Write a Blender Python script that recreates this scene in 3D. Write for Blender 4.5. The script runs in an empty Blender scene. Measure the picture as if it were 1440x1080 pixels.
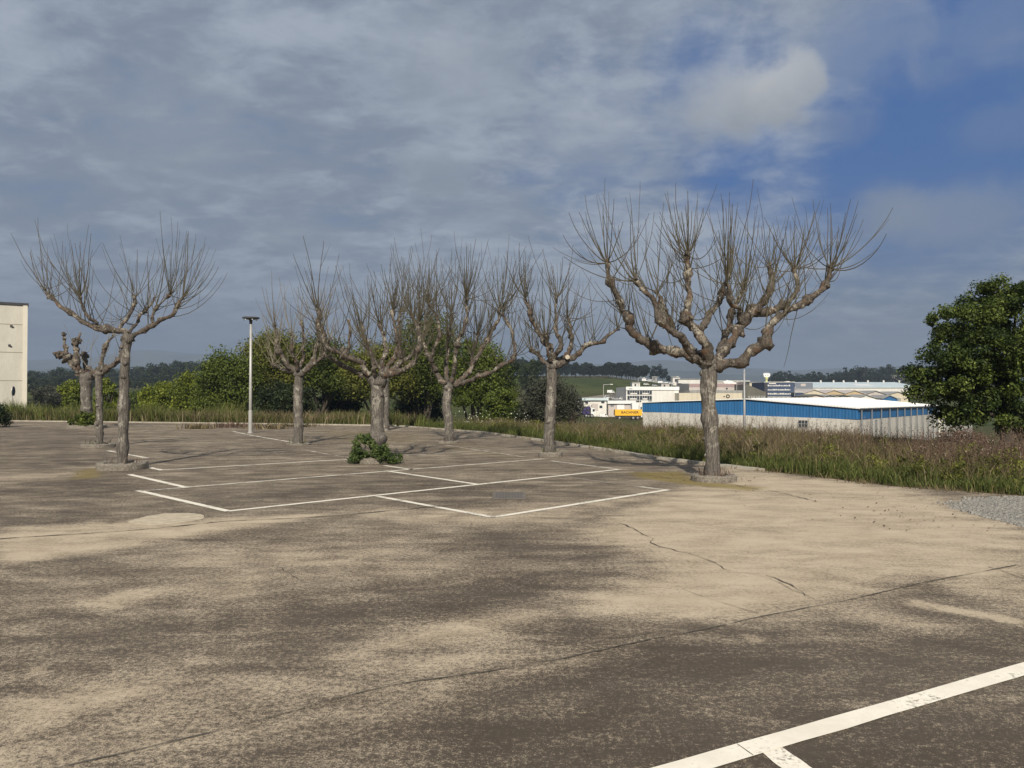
import bpy, math, random
import numpy as np
from mathutils import Vector, noise as mnoise

# ------------------------------------------------------------------ camera, sky, sun, exposure
sc = bpy.context.scene
COL = sc.collection
W0, H0, FPX = 1440.0, 1080.0, 1088.0
HORIZON = 556.0
EYE = 1.65
PITCH = math.atan((HORIZON - 540.0) / FPX)
cam_d = bpy.data.cameras.new('camera')
cam = bpy.data.objects.new('camera', cam_d)
COL.objects.link(cam)
cam.location = (0, 0, EYE)
cam.rotation_euler = (math.radians(90) + PITCH, 0, 0)
cam_d.sensor_width = 36.0
cam_d.lens = FPX / W0 * 36.0
cam_d.clip_end = 30000
cam_d.clip_start = 0.1
sc.camera = cam

SUN_EL = math.radians(37)
SUN_AZ = Vector((-0.05, -1.0, 0)).normalized()
SUN_DIR = Vector((SUN_AZ.x * math.cos(SUN_EL), SUN_AZ.y * math.cos(SUN_EL), math.sin(SUN_EL)))
sun_d = bpy.data.lights.new('sun', 'SUN')
sun_d.energy = 5.0
sun_d.angle = math.radians(0.5)
sun_d.color = (1.0, 0.92, 0.79)
sun = bpy.data.objects.new('sun', sun_d)
COL.objects.link(sun)
sun.rotation_euler = (-SUN_DIR).to_track_quat('-Z', 'Y').to_euler()

sc.view_settings.view_transform = 'Standard'
sc.view_settings.look = 'None'
sc.view_settings.exposure = 0.18
sc.view_settings.gamma = 1.0


def ray(px, py):
    u = (px - W0 / 2) / FPX
    v = -(py - H0 / 2) / FPX
    c, s = math.cos(PITCH), math.sin(PITCH)
    return Vector((u, c - s * v, s + c * v))


def P(px, py, Y):
    d = ray(px, py)
    return Vector((0, 0, EYE)) + d * (Y / d.y)


def G(px, py, z=0.0):
    d = ray(px, py)
    return Vector((0, 0, EYE)) + d * ((z - EYE) / d.z)


class NT:
    """small helper for node trees"""
    def __init__(self, tree):
        self.t = tree
        self.n = tree.nodes
        self.l = tree.links

    def new(self, typ, **kw):
        nd = self.n.new(typ)
        ins = kw.pop('ins', {})
        for k, v in kw.items():
            setattr(nd, k, v)
        for k, v in ins.items():
            self.put(nd.inputs[k], v)
        return nd

    def put(self, sock, v):
        if isinstance(v, bpy.types.NodeSocket):
            self.l.new(v, sock)
        elif isinstance(v, (tuple, list)) and len(v) == 3 and sock.type == 'RGBA':
            sock.default_value = (*v, 1)
        else:
            sock.default_value = v

    def math(self, op, a, b=0.0, c=None, clamp=False):
        nd = self.new('ShaderNodeMath', operation=op, use_clamp=clamp)
        self.put(nd.inputs[0], a)
        self.put(nd.inputs[1], b)
        if c is not None:
            self.put(nd.inputs[2], c)
        return nd.outputs[0]

    def vmath(self, op, a, b=None):
        nd = self.new('ShaderNodeVectorMath', operation=op)
        self.put(nd.inputs[0], a)
        if b is not None:
            self.put(nd.inputs[1], b)
        return nd.outputs['Value'] if op in ('DOT_PRODUCT', 'LENGTH', 'DISTANCE') else nd.outputs['Vector']

    def noise(self, vec, scale, detail=4.0, rough=0.5, dist=0.0):
        nd = self.new('ShaderNodeTexNoise')
        if vec is not None:
            self.put(nd.inputs['Vector'], vec)
        nd.inputs['Scale'].default_value = scale
        nd.inputs['Detail'].default_value = detail
        nd.inputs['Roughness'].default_value = rough
        nd.inputs['Distortion'].default_value = dist
        return nd.outputs['Fac']

    def smooth(self, x, a, b, lo=0.0, hi=1.0):
        nd = self.new('ShaderNodeMapRange', interpolation_type='SMOOTHSTEP')
        self.put(nd.inputs[0], x)
        for i, v in enumerate((a, b, lo, hi)):
            self.put(nd.inputs[i + 1], v)
        return nd.outputs[0]

    def mix(self, f, a, b, mode='MIX'):
        nd = self.new('ShaderNodeMix', data_type='RGBA', blend_type=mode)
        self.put(nd.inputs[0], f)
        self.put(nd.inputs[6], a)
        self.put(nd.inputs[7], b)
        return nd.outputs[2]

    def mapping(self, vec, scale=(1, 1, 1), loc=(0, 0, 0), rot=(0, 0, 0)):
        nd = self.new('ShaderNodeMapping')
        self.put(nd.inputs['Vector'], vec)
        nd.inputs['Scale'].default_value = scale
        nd.inputs['Location'].default_value = loc
        nd.inputs['Rotation'].default_value = rot
        return nd.outputs[0]


def make_world():
    w = bpy.data.worlds.new('World')
    sc.world = w
    w.use_nodes = True
    w.node_tree.nodes.clear()
    t = NT(w.node_tree)
    out = t.new('ShaderNodeOutputWorld')
    bg = t.new('ShaderNodeBackground')
    bg.inputs['Strength'].default_value = 0.1
    t.l.new(bg.outputs[0], out.inputs[0])
    sky = t.new('ShaderNodeTexSky', sky_type='NISHITA')
    sky.sun_disc = False
    sky.sun_elevation = SUN_EL
    sky.sun_rotation = math.atan2(SUN_AZ.x, SUN_AZ.y)
    sky.altitude = 100
    sky.dust_density = 1.0
    co = t.new('ShaderNodeTexCoord').outputs['Generated']
    dirv = t.vmath('NORMALIZE', co)
    sep = t.new('ShaderNodeSeparateXYZ')
    t.l.new(dirv, sep.inputs[0])
    x, y, z = sep.outputs
    zc = t.math('MAXIMUM', z, 0.0)
    den = t.math('ADD', zc, 0.20)
    pc = t.new('ShaderNodeCombineXYZ')
    t.l.new(t.math('DIVIDE', x, den), pc.inputs[0])
    t.l.new(t.math('DIVIDE', y, den), pc.inputs[1])
    pv = pc.outputs[0]
    big = t.noise(t.mapping(pv, (0.85, 0.95, 1), (3.1, 1.7, 0)), 1.0, 6, 0.55, 0.4)
    med = t.noise(t.mapping(pv, (1.6, 1.9, 1), (0.4, 5.2, 0), (0, 0, 0.3)), 1.6, 8, 0.60, 0.5)
    fine = t.noise(t.mapping(pv, (2.3, 2.7, 1), (7.0, 2.0, 0), (0, 0, 0.25)), 2.4, 6, 0.6, 0.4)

    def lobe(px, py, sharp0, sharp1):
        d = ray(px, py).normalized()
        dt = t.vmath('DOT_PRODUCT', dirv, tuple(d))
        return t.smooth(dt, math.cos(math.radians(sharp0)), math.cos(math.radians(sharp1)))
    # blue gaps, upper right
    gap = t.math('MAXIMUM', lobe(1310, 205, 13, 1),
                 t.math('MULTIPLY', lobe(1450, 100, 12, 2), 0.9))
    gap = t.math('MAXIMUM', gap, t.math('MULTIPLY', lobe(1120, 235, 11, 1), 0.72))
    gap = t.math('MAXIMUM', gap, t.math('MULTIPLY', lobe(1010, 130, 8, 1), 0.55))
    gap = t.math('MAXIMUM', gap, t.math('MULTIPLY', lobe(1150, 375, 7, 1), 0.30))
    gap = t.math('MAXIMUM', gap, t.math('MULTIPLY', lobe(850, 215, 10, 1), 0.32))
    # the deck of cloud thins out towards the gaps
    cov = t.math('ADD', t.math('MULTIPLY', med, 0.75), t.math('MULTIPLY', big, 0.55))
    cov = t.math('ADD', cov, t.math('MULTIPLY', t.math('SUBTRACT', fine, 0.5), 0.28))
    cell = t.noise(t.mapping(pv, (1.0, 1.25, 1), (2.0, 9.0, 0), (0, 0, 0.2)), 6.5, 5, 0.6, 0.4)
    cov = t.math('ADD', cov, t.math('MULTIPLY', t.math('SUBTRACT', cell, 0.5), 0.25))
    cov = t.math('SUBTRACT', cov, t.math('MULTIPLY', gap, 0.58))
    cover = t.smooth(cov, 0.08, 0.60)
    light = t.math('ADD', t.math('MULTIPLY', big, 0.5), t.math('MULTIPLY', med, 0.35))
    light = t.math('ADD', light, t.math('MULTIPLY', fine, 0.25))
    light = t.math('ADD', light, t.math('MULTIPLY', t.math('SUBTRACT', cell, 0.5), 0.38))
    shade = t.smooth(light, 0.44, 0.66)
    cl = t.mix(shade, (1.95, 2.36, 3.05), (3.35, 3.80, 4.55))
    # dull band low over the hills, darker to the left
    low = t.smooth(z, 0.19, 0.0)
    lowl = t.math('MULTIPLY', low, t.smooth(x, 0.25, -0.35, 0.70, 1.0))
    cl = t.mix(t.math('MULTIPLY', lowl, 0.92), cl, (1.15, 1.45, 2.02))
    # the Nishita blue, as deep as in the photograph
    blue = t.mix(1.0, sky.outputs[0], (0.30, 0.42, 0.62), 'MULTIPLY')
    blue = t.mix(0.8, blue, (0.34, 1.15, 3.30))
    blue = t.mix(t.smooth(z, 0.28, 0.03), blue, (1.30, 1.75, 2.55))
    c = t.mix(cover, blue, cl)
    # heaped clouds: a lumpy outline, lit from above and behind the camera
    nz = t.noise(dirv, 16.0, 7, 0.58, 0.2)
    nz2 = t.noise(dirv, 34.0, 5, 0.6)

    def puff(px, py, r, top, bot, amt, edge, ky=1.4):
        d = ray(px, py).normalized()
        dd = t.mapping(t.vmath('SUBTRACT', dirv, tuple(d)), (1.0, 1.0, ky))
        ln = t.vmath('LENGTH', dd)
        ln = t.math('ADD', ln, t.math('MULTIPLY', t.math('SUBTRACT', nz, 0.5), r * 1.3))
        ln = t.math('ADD', ln, t.math('MULTIPLY', t.math('SUBTRACT', nz2, 0.5), r * 0.35))
        m = t.smooth(ln, r, r * edge)
        lit = t.smooth(t.math('ADD', t.math('SUBTRACT', z, d.z), t.math('MULTIPLY', t.math('SUBTRACT', nz, 0.5), r * 1.4)), -r * 0.6, r * 0.6)
        return t.math('MULTIPLY', m, amt), t.mix(lit, bot, top)
    for a in ((640, 95, 0.13, (3.6, 4.0, 4.5), (2.6, 3.0, 3.6), 0.55, 0.2), (610, 245, 0.07, (3.3, 3.75, 4.2), (2.3, 2.7, 3.2), 0.5, 0.2),
              (250, 200, 0.15, (3.3, 3.7, 4.2), (2.3, 2.7, 3.2), 0.40, 0.1), (420, 330, 0.10, (2.7, 3.1, 3.6), (1.9, 2.25, 2.8), 0.45, 0.1, 3.0),
              (840, 190, 0.12, (3.4, 3.8, 4.4), (2.6, 3.0, 3.6), 0.5, 0.2), (1000, 150, 0.095, (3.3, 3.6, 4.1), (2.5, 2.85, 3.4), 0.65, 0.2),
              (1250, 300, 0.06, (2.6, 2.9, 3.3), (1.8, 2.05, 2.5), 0.55, 0.2), (1210, 60, 0.12, (2.6, 3.1, 4.0), (2.2, 2.7, 3.6), 0.5, 0.1), (1390, 45, 0.13, (2.4, 2.9, 3.9), (1.9, 2.4, 3.4), 0.40, 0.1, 1.8), (1400, 180, 0.07, (2.0, 2.6, 3.6), (1.7, 2.2, 3.2), 0.3, 0.1, 2.2), (1160, 170, 0.08, (2.6, 3.0, 3.7), (2.1, 2.5, 3.2), 0.4, 0.1, 2.0),
              (1330, 310, 0.13, (2.4, 2.85, 3.6), (2.0, 2.4, 3.1), 0.6, 0.1, 2.6), (700, 300, 0.12, (2.9, 3.3, 3.9), (2.0, 2.4, 3.0), 0.4, 0.1, 2.4),
              (1040, 146, 0.072, (3.8, 4.05, 4.4), (2.6, 2.85, 3.2), 0.85, 0.45), (1095, 132, 0.060, (4.5, 4.65, 4.85), (2.7, 2.95, 3.25), 0.88, 0.50, 1.1)):
        m, col = puff(*a)
        c = t.mix(m, c, col)
    # brighter cloud round the sun behind the camera, added to raise the ambient light
    sd = t.vmath('DOT_PRODUCT', dirv, tuple(SUN_DIR))
    glow = t.smooth(sd, 0.35, 1.0)
    c = t.mix(glow, c, (5.5, 5.5, 5.6))
    t.put(bg.inputs['Color'], c)


make_world()

# ------------------------------------------------------------------ object helpers


def build(name, V, F, mat, parent=None, origin=(0, 0, 0), smooth=False, attr=None):
    me = bpy.data.meshes.new(name)
    o3 = Vector(origin)
    me.from_pydata([(v[0] - o3.x, v[1] - o3.y, v[2] - o3.z) for v in V], [], F)
    if isinstance(mat, (list, tuple)):
        for m in mat:
            me.materials.append(m)
    else:
        me.materials.append(mat)
    if smooth:
        me.polygons.foreach_set('use_smooth', [True] * len(me.polygons))
    if attr is not None:
        a = me.attributes.new('tint', 'FLOAT', 'POINT')
        a.data.foreach_set('value', attr)
    me.update()
    ob = bpy.data.objects.new(name, me)
    COL.objects.link(ob)
    if parent is not None:
        ob.parent = parent
    else:
        ob.location = o3
    return ob


def build_np(name, V, Q, mat, parent=None, origin=(0, 0, 0), tint=None, colr=None, smooth=False):
    """numpy mesh of quads"""
    V = np.asarray(V, dtype=np.float32) - np.asarray(origin, dtype=np.float32)
    Q = np.asarray(Q, dtype=np.int32)
    me = bpy.data.meshes.new(name)
    me.vertices.add(len(V))
    me.vertices.foreach_set('co', V.ravel())
    me.loops.add(Q.size)
    me.loops.foreach_set('vertex_index', Q.ravel())
    me.polygons.add(len(Q))
    me.polygons.foreach_set('loop_start', np.arange(0, Q.size, 4, dtype=np.int32))
    me.polygons.foreach_set('loop_total', np.full(len(Q), 4, dtype=np.int32))
    if smooth:
        me.polygons.foreach_set('use_smooth', np.ones(len(Q), dtype=bool))
    me.update(calc_edges=True)
    if tint is not None:
        a = me.attributes.new('tint', 'FLOAT', 'POINT')
        a.data.foreach_set('value', np.asarray(tint, dtype=np.float32))
    if colr is not None:
        a = me.attributes.new('wear', 'FLOAT_COLOR', 'POINT')
        a.data.foreach_set('color', np.asarray(colr, dtype=np.float32).ravel())
    me.materials.append(mat)
    ob = bpy.data.objects.new(name, me)
    COL.objects.link(ob)
    if parent is not None:
        ob.parent = parent
    else:
        ob.location = origin
    return ob


def tag(o, label=None, cat=None, group=None, kind=None):
    if label:
        o['label'] = label
    if cat:
        o['category'] = cat
    if group:
        o['group'] = group
    if kind:
        o['kind'] = kind
    return o


def thing(name, label, cat, loc=(0, 0, 0), group=None):
    o = bpy.data.objects.new(name, None)
    o.empty_display_size = 0.2
    COL.objects.link(o)
    o.location = loc
    return tag(o, label, cat, group)


def copy_tree(o, parent=None):
    c = o.copy()
    COL.objects.link(c)
    c.parent = parent
    for ch in list(o.children):
        copy_tree(ch, c)
    return c


class MB:
    def __init__(self):
        self.V, self.F = [], []

    def add(self, V, F):
        b = len(self.V)
        self.V += [tuple(v) for v in V]
        self.F += [tuple(i + b for i in f) for f in F]

    def prism(self, bot, top):
        n = len(bot)
        F = [(i, (i + 1) % n, n + (i + 1) % n, n + i) for i in range(n)]
        F += [tuple(range(n - 1, -1, -1)), tuple(range(n, 2 * n))]
        self.add(list(bot) + list(top), F)

    def box(self, x0, x1, y0, y1, z0, z1):
        b = [(x0, y0, z0), (x1, y0, z0), (x1, y1, z0), (x0, y1, z0)]
        self.prism(b, [(p[0], p[1], z1) for p in b])

    def tube(self, pts, rad, sides=8, gnarl=0.0, seed=0.0, cap=True, freq=3.0):
        pts = [Vector(p) for p in pts]
        n = len(pts)
        b = len(self.V)
        nrm = None
        for i, p in enumerate(pts):
            if i == 0:
                tg = pts[1] - pts[0]
            elif i == n - 1:
                tg = pts[-1] - pts[-2]
            else:
                tg = pts[i + 1] - pts[i - 1]
            if tg.length < 1e-9:
                tg = Vector((0, 0, 1))
            tg.normalize()
            if nrm is None:
                a = Vector((1, 0, 0)) if abs(tg.x) < 0.8 else Vector((0, 1, 0))
                nrm = tg.cross(a).normalized()
            nrm = (nrm - tg * nrm.dot(tg))
            nrm = nrm.normalized() if nrm.length > 1e-6 else tg.orthogonal().normalized()
            bi = tg.cross(nrm)
            for k in range(sides):
                a = 2 * math.pi * k / sides
                d = nrm * math.cos(a) + bi * math.sin(a)
                r = rad[i]
                if gnarl:
                    q = (p + d * r) * freq
                    r *= 1 + gnarl * (mnoise.noise(q + Vector((seed, seed * 2, 0))) +
                                      0.6 * mnoise.noise(q * 2.7 + Vector((0, seed, seed))))
                self.V.append(tuple(p + d * r))
        for i in range(n - 1):
            for k in range(sides):
                k2 = (k + 1) % sides
                self.F.append((b + i * sides + k, b + i * sides + k2, b + (i + 1) * sides + k2, b + (i + 1) * sides + k))
        if cap:
            self.F.append(tuple(b + k for k in range(sides - 1, -1, -1)))
            self.F.append(tuple(b + (n - 1) * sides + k for k in range(sides)))

    def blob(self, c, r, seed=0.0, rough=0.35, seg=8, rings=6, sq=(1, 1, 1)):
        c = Vector(c)
        b = len(self.V)
        self.V.append(tuple(c + Vector((0, 0, -r * sq[2]))))
        for i in range(1, rings):
            th = math.pi * i / rings
            for k in range(seg):
                a = 2 * math.pi * k / seg
                d = Vector((math.sin(th) * math.cos(a), math.sin(th) * math.sin(a), -math.cos(th)))
                rr = r * (1 + rough * mnoise.noise(d * 1.7 + c * 3 + Vector((seed, 0, 0))) * 1.6)
                self.V.append(tuple(c + Vector((d.x * sq[0], d.y * sq[1], d.z * sq[2])) * rr))
        self.V.append(tuple(c + Vector((0, 0, r * sq[2]))))
        top = len(self.V) - 1
        for k in range(seg):
            k2 = (k + 1) % seg
            self.F.append((b, b + 1 + k2, b + 1 + k))
            for i in range(rings - 2):
                o = b + 1 + i * seg
                self.F.append((o + k, o + k2, o + seg + k2, o + seg + k))
            o = b + 1 + (rings - 2) * seg
            self.F.append((o + k, o + k2, top))

    def build(self, name, mat, parent=None, origin=(0, 0, 0), smooth=False):
        return build(name, self.V, self.F, mat, parent, origin, smooth)


def spline(pts, vals, step):
    """Catmull-Rom through pts (Vectors) with values carried along, one sample about every step metres"""
    out, ov = [], []
    n = len(pts)
    for i in range(n - 1):
        p0, p1, p2, p3 = pts[max(i - 1, 0)], pts[i], pts[i + 1], pts[min(i + 2, n - 1)]
        m = max(1, int((p2 - p1).length / step))
        for j in range(m):
            t = j / m
            t2, t3 = t * t, t * t * t
            out.append(0.5 * ((2 * p1) + (p2 - p0) * t + (2 * p0 - 5 * p1 + 4 * p2 - p3) * t2 + (3 * p1 - p0 - 3 * p2 + p3) * t3))
            ov.append(vals[i] * (1 - t) + vals[i + 1] * t)
    out.append(pts[-1].copy())
    ov.append(vals[-1])
    return out, ov

# ------------------------------------------------------------------ materials


def new_mat(name):
    m = bpy.data.materials.new(name)
    m.use_nodes = True
    m.node_tree.nodes.clear()
    t = NT(m.node_tree)
    out = t.new('ShaderNodeOutputMaterial')
    return m, t, out


def mat_plain(name, col, rough=0.8, var=0.15, scale=2.0, metal=0.0, bump=0.0, streak=None):
    m, t, out = new_mat(name)
    bs = t.new('ShaderNodeBsdfPrincipled')
    co = t.new('ShaderNodeTexCoord').outputs['Object']
    v = t.mapping(co, streak) if streak else co
    n1 = t.noise(v, scale, 5, 0.6)
    n2 = t.noise(v, scale * 9, 3, 0.6)
    f = t.math('ADD', t.math('MULTIPLY', n1, 0.7), t.math('MULTIPLY', n2, 0.3))
    k = t.smooth(f, 0.3, 0.7)
    lo = tuple(c * (1 - var) for c in col)
    hi = tuple(min(1, c * (1 + var)) for c in col)
    t.put(bs.inputs['Base Color'], t.mix(k, lo, hi))
    bs.inputs['Roughness'].default_value = rough
    bs.inputs['Metallic'].default_value = metal
    if bump:
        b = t.new('ShaderNodeBump')
        b.inputs['Strength'].default_value = bump
        b.inputs['Distance'].default_value = 0.02
        t.l.new(f, b.inputs['Height'])
        t.l.new(b.outputs[0], bs.inputs['Normal'])
    t.l.new(bs.outputs[0], out.inputs[0])
    return m


def mat_leaf(name, dark, light, third=None, trans=0.25):
    m, t, out = new_mat(name)
    at = t.new('ShaderNodeAttribute', attribute_name='tint').outputs['Fac']
    c = t.mix(t.smooth(at, 0.0, 1.0), dark, light)
    if third:
        c = t.mix(t.smooth(at, 0.90, 0.97), c, third)
    df = t.new('ShaderNodeBsdfPrincipled')
    df.inputs['Roughness'].default_value = 0.6
    df.inputs['Specular IOR Level'].default_value = 0.25
    tr = t.new('ShaderNodeBsdfTranslucent')
    t.put(df.inputs['Base Color'], c)
    t.put(tr.inputs['Color'], c)
    mx = t.new('ShaderNodeMixShader')
    mx.inputs[0].default_value = trans
    t.l.new(df.outputs[0], mx.inputs[1])
    t.l.new(tr.outputs[0], mx.inputs[2])
    t.l.new(mx.outputs[0], out.inputs[0])
    return m


def mat_bark(name, dark, mid, pale, pale_amt=0.55, stretch=(9, 9, 1.3), knob=None):
    m, t, out = new_mat(name)
    bs = t.new('ShaderNodeBsdfPrincipled')
    co = t.new('ShaderNodeTexCoord').outputs['Object']
    fis = t.noise(t.mapping(co, stretch), 2.2, 8, 0.65, 0.6)
    pat = t.noise(co, 3.4, 5, 0.6, 0.4)
    fin = t.noise(t.mapping(co, (1, 1, .45)), 45, 5, 0.7)
    c = t.mix(t.smooth(fis, 0.35, 0.62), dark, mid)
    c = t.mix(t.math('MULTIPLY', t.smooth(t.math('ADD', pat, t.math('MULTIPLY', fis, 0.5)), 1.0 - pale_amt * 0.42, 1.12 - pale_amt * 0.42), 0.85), c, pale)
    c = t.mix(t.smooth(fin, 0.45, 0.62, 0.0, 0.75), c, dark)
    if knob:
        kn = t.noise(co, 5.5, 3, 0.5)
        c = t.mix(t.smooth(kn, 0.52, 0.72, 0.0, 0.7), c, knob)
    t.put(bs.inputs['Base Color'], c)
    bs.inputs['Roughness'].default_value = 0.9
    b = t.new('ShaderNodeBump')
    b.inputs['Strength'].default_value = 0.8
    b.inputs['Distance'].default_value = 0.025
    t.l.new(t.math('ADD', fis, t.math('MULTIPLY', fin, 0.3)), b.inputs['Height'])
    t.l.new(b.outputs[0], bs.inputs['Normal'])
    t.l.new(bs.outputs[0], out.inputs[0])
    return m


def mat_lot():
    m, t, out = new_mat('worn_concrete')
    bs = t.new('ShaderNodeBsdfPrincipled')
    co = t.new('ShaderNodeTexCoord').outputs['Object']
    wear = t.new('ShaderNodeAttribute', attribute_name='wear')
    sp = t.new('ShaderNodeSeparateColor')
    t.l.new(wear.outputs['Color'], sp.inputs[0])
    sand, dirt, moss = sp.outputs
    cst = t.mapping(co, (0.75, 1.35, 1), (0, 0, 0), (0, 0, -0.25))
    n_big = t.noise(cst, 0.42, 7, 0.62, 0.5)
    n_med = t.noise(cst, 1.9, 9, 0.70, 0.4)
    n_fin = t.noise(co, 26, 8, 0.78)
    n_gr = t.noise(co, 120, 4, 0.75)
    n_pit = t.noise(co, 55, 5, 0.8)
    n_str = t.noise(t.mapping(co, (0.5, 2.2, 1), (3, 8, 0), (0, 0, -0.22)), 1.1, 7, 0.65, 0.6)

    def cen(n, k):
        return t.math('MULTIPLY', t.math('SUBTRACT', n, 0.5), k)
    v = t.math('ADD', 0.33, t.math('MULTIPLY', sand, 0.62))
    v = t.math('SUBTRACT', v, t.math('MULTIPLY', dirt, 0.24))
    soft = t.smooth(sand, 0.55, 1.0, 1.0, 0.80)       # thick sand hides the mottling below it
    mott = t.math('ADD', cen(n_med, 1.15), t.math('ADD', cen(n_big, 0.6), cen(n_str, 0.75)))
    v = t.math('ADD', v, t.math('MULTIPLY', mott, soft))
    grain = t.math('ADD', cen(n_fin, 2.3), t.math('ADD', cen(n_gr, 2.4), cen(n_pit, 1.5)))
    f = t.smooth(t.math('ADD', v, t.math('MULTIPLY', grain, t.smooth(sand, 0.5, 1.0, 1.0, 0.95))), 0.10, 0.92)
    dark = t.mix(t.smooth(n_big, 0.35, 0.65), (0.066, 0.052, 0.040), (0.088, 0.072, 0.057))
    pale = t.mix(t.smooth(n_med, 0.3, 0.7), (0.390, 0.318, 0.228), (0.475, 0.398, 0.292))
    c = t.mix(f, dark, pale)
    c = t.mix(t.smooth(n_gr, 0.58, 0.70, 0.0, 0.35), c, (0.030, 0.026, 0.021))
    mo = t.smooth(t.math('ADD', moss, t.math('MULTIPLY', t.math('SUBTRACT', n_fin, 0.5), 1.6)), 0.35, 0.9)
    c = t.mix(t.math('MULTIPLY', mo, 0.75), c, (0.19, 0.145, 0.035))
    t.put(bs.inputs['Base Color'], c)
    bs.inputs['Roughness'].default_value = 0.93
    bs.inputs['Specular IOR Level'].default_value = 0.2
    b = t.new('ShaderNodeBump')
    b.inputs['Strength'].default_value = 0.45
    b.inputs['Distance'].default_value = 0.006
    t.l.new(t.math('ADD', n_fin, t.math('MULTIPLY', n_gr, 0.6)), b.inputs['Height'])
    t.l.new(b.outputs[0], bs.inputs['Normal'])
    t.l.new(bs.outputs[0], out.inputs[0])
    return m


def mat_paint():
    m, t, out = new_mat('worn_white_paint')
    bs = t.new('ShaderNodeBsdfPrincipled')
    co = t.new('ShaderNodeTexCoord').outputs['Object']
    n1 = t.noise(co, 3.0, 6, 0.65)
    n2 = t.noise(co, 40, 5, 0.7)
    at = t.new('ShaderNodeAttribute', attribute_name='tint').outputs['Fac']
    w = t.smooth(t.math('ADD', t.math('ADD', t.math('MULTIPLY', n1, 0.5), t.math('MULTIPLY', n2, 0.5)), t.math('MULTIPLY', at, 0.40)), 0.50, 0.64)
    c = t.mix(t.smooth(n1, 0.3, 0.7), (0.68, 0.63, 0.53), (0.82, 0.77, 0.66))
    c = t.mix(w, c, (0.20, 0.17, 0.13))
    t.put(bs.inputs['Base Color'], c)
    bs.inputs['Roughness'].default_value = 0.8
    t.l.new(bs.outputs[0], out.inputs[0])
    return m


def mat_terrain():
    m, t, out = new_mat('meadow_earth')
    bs = t.new('ShaderNodeBsdfPrincipled')
    co = t.new('ShaderNodeTexCoord').outputs['Object']
    n0 = t.noise(co, 0.006, 4, 0.6)
    n1 = t.noise(co, 0.035, 6, 0.6, 0.5)
    n2 = t.noise(co, 0.6, 6, 0.65)
    c = t.mix(t.smooth(n1, 0.35, 0.65), (0.036, 0.050, 0.018), (0.068, 0.080, 0.028))
    c = t.mix(t.smooth(n0, 0.45, 0.6, 0.0, 0.6), c, (0.085, 0.072, 0.042))
    c = t.mix(t.smooth(n2, 0.45, 0.75, 0.0, 0.5), c, (0.10, 0.085, 0.05))
    sp = t.new('ShaderNodeSeparateXYZ')
    t.l.new(co, sp.inputs[0])
    near = t.smooth(sp.outputs[1], 150.0, 70.0)
    right = t.smooth(sp.outputs[0], 0.0, 8.0)
    c = t.mix(t.math('MULTIPLY', t.math('MULTIPLY', near, right), 0.75), c, (0.115, 0.088, 0.055))
    t.put(bs.inputs['Base Color'], c)
    bs.inputs['Roughness'].default_value = 1.0
    bs.inputs['Specular IOR Level'].default_value = 0.0
    t.l.new(bs.outputs[0], out.inputs[0])
    return m


def mat_panels(name, col, rib=0.0, var=0.12):
    """sheet cladding with upright ribs, dirt running down"""
    m, t, out = new_mat(name)
    bs = t.new('ShaderNodeBsdfPrincipled')
    co = t.new('ShaderNodeTexCoord').outputs['Object']
    n = t.noise(t.mapping(co, (1.2, 1.2, 0.12)), 1.0, 6, 0.6)
    lo = tuple(c * (1 - var) for c in col)
    hi = tuple(min(1, c * (1 + var)) for c in col)
    c = t.mix(t.smooth(n, 0.3, 0.7), lo, hi)
    sp = t.new('ShaderNodeSeparateXYZ')
    t.l.new(co, sp.inputs[0])
    w = t.math('SINE', t.math('MULTIPLY', t.math('SUBTRACT', sp.outputs[0], sp.outputs[1]), 9.0))
    if rib:
        b = t.new('ShaderNodeBump')
        b.inputs['Strength'].default_value = rib
        b.inputs['Distance'].default_value = 0.05
        t.l.new(w, b.inputs['Height'])
        t.l.new(b.outputs[0], bs.inputs['Normal'])
    t.put(bs.inputs['Base Color'], c)
    bs.inputs['Roughness'].default_value = 0.6
    t.l.new(bs.outputs[0], out.inputs[0])
    return m


M = {}
M['lot'] = mat_lot()
M['paint'] = mat_paint()
M['terrain'] = mat_terrain()
M['crack'] = mat_plain('crack_dirt', (0.085, 0.071, 0.054), 1.0, 0.4, 12)
M['patch'] = mat_plain('pale_mortar', (0.42, 0.36, 0.265), 0.95, 0.22, 7, bump=0.2)
M['kerb'] = mat_plain('kerb_concrete', (0.31, 0.28, 0.225), 0.95, 0.30, 3, bump=0.3)
M['aggregate'] = mat_plain('exposed_aggregate', (0.19, 0.168, 0.138), 0.95, 0.55, 30, bump=0.9)
M['soil'] = mat_plain('planter_soil', (0.075, 0.06, 0.042), 1.0, 0.4, 8, bump=0.6)
M['gravel'] = mat_plain('gravel_stone', (0.21, 0.20, 0.18), 0.95, 0.45, 25)
M['bark'] = mat_bark('plane_bark', (0.055, 0.047, 0.040), (0.185, 0.165, 0.140), (0.36, 0.335, 0.285), 0.52, (20, 20, 1.6))
M['limb_bark'] = mat_bark('limb_bark', (0.036, 0.028, 0.022), (0.130, 0.110, 0.088), (0.35, 0.32, 0.26), 0.52, (9, 9, 6), (0.105, 0.056, 0.030))
M['dark_bark'] = mat_bark('dark_bark', (0.04, 0.032, 0.025), (0.10, 0.08, 0.06), (0.16, 0.135, 0.105), 0.3)
M['shoot'] = mat_plain('shoot_bark', (0.082, 0.070, 0.042), 0.75, 0.35, 4)
M['shoot_pale'] = mat_plain('pale_shoot_bark', (0.19, 0.165, 0.12), 0.75, 0.3, 4)
M['galv'] = mat_plain('galvanised_steel', (0.38, 0.375, 0.355), 0.5, 0.12, 3, 0.2)
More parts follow.
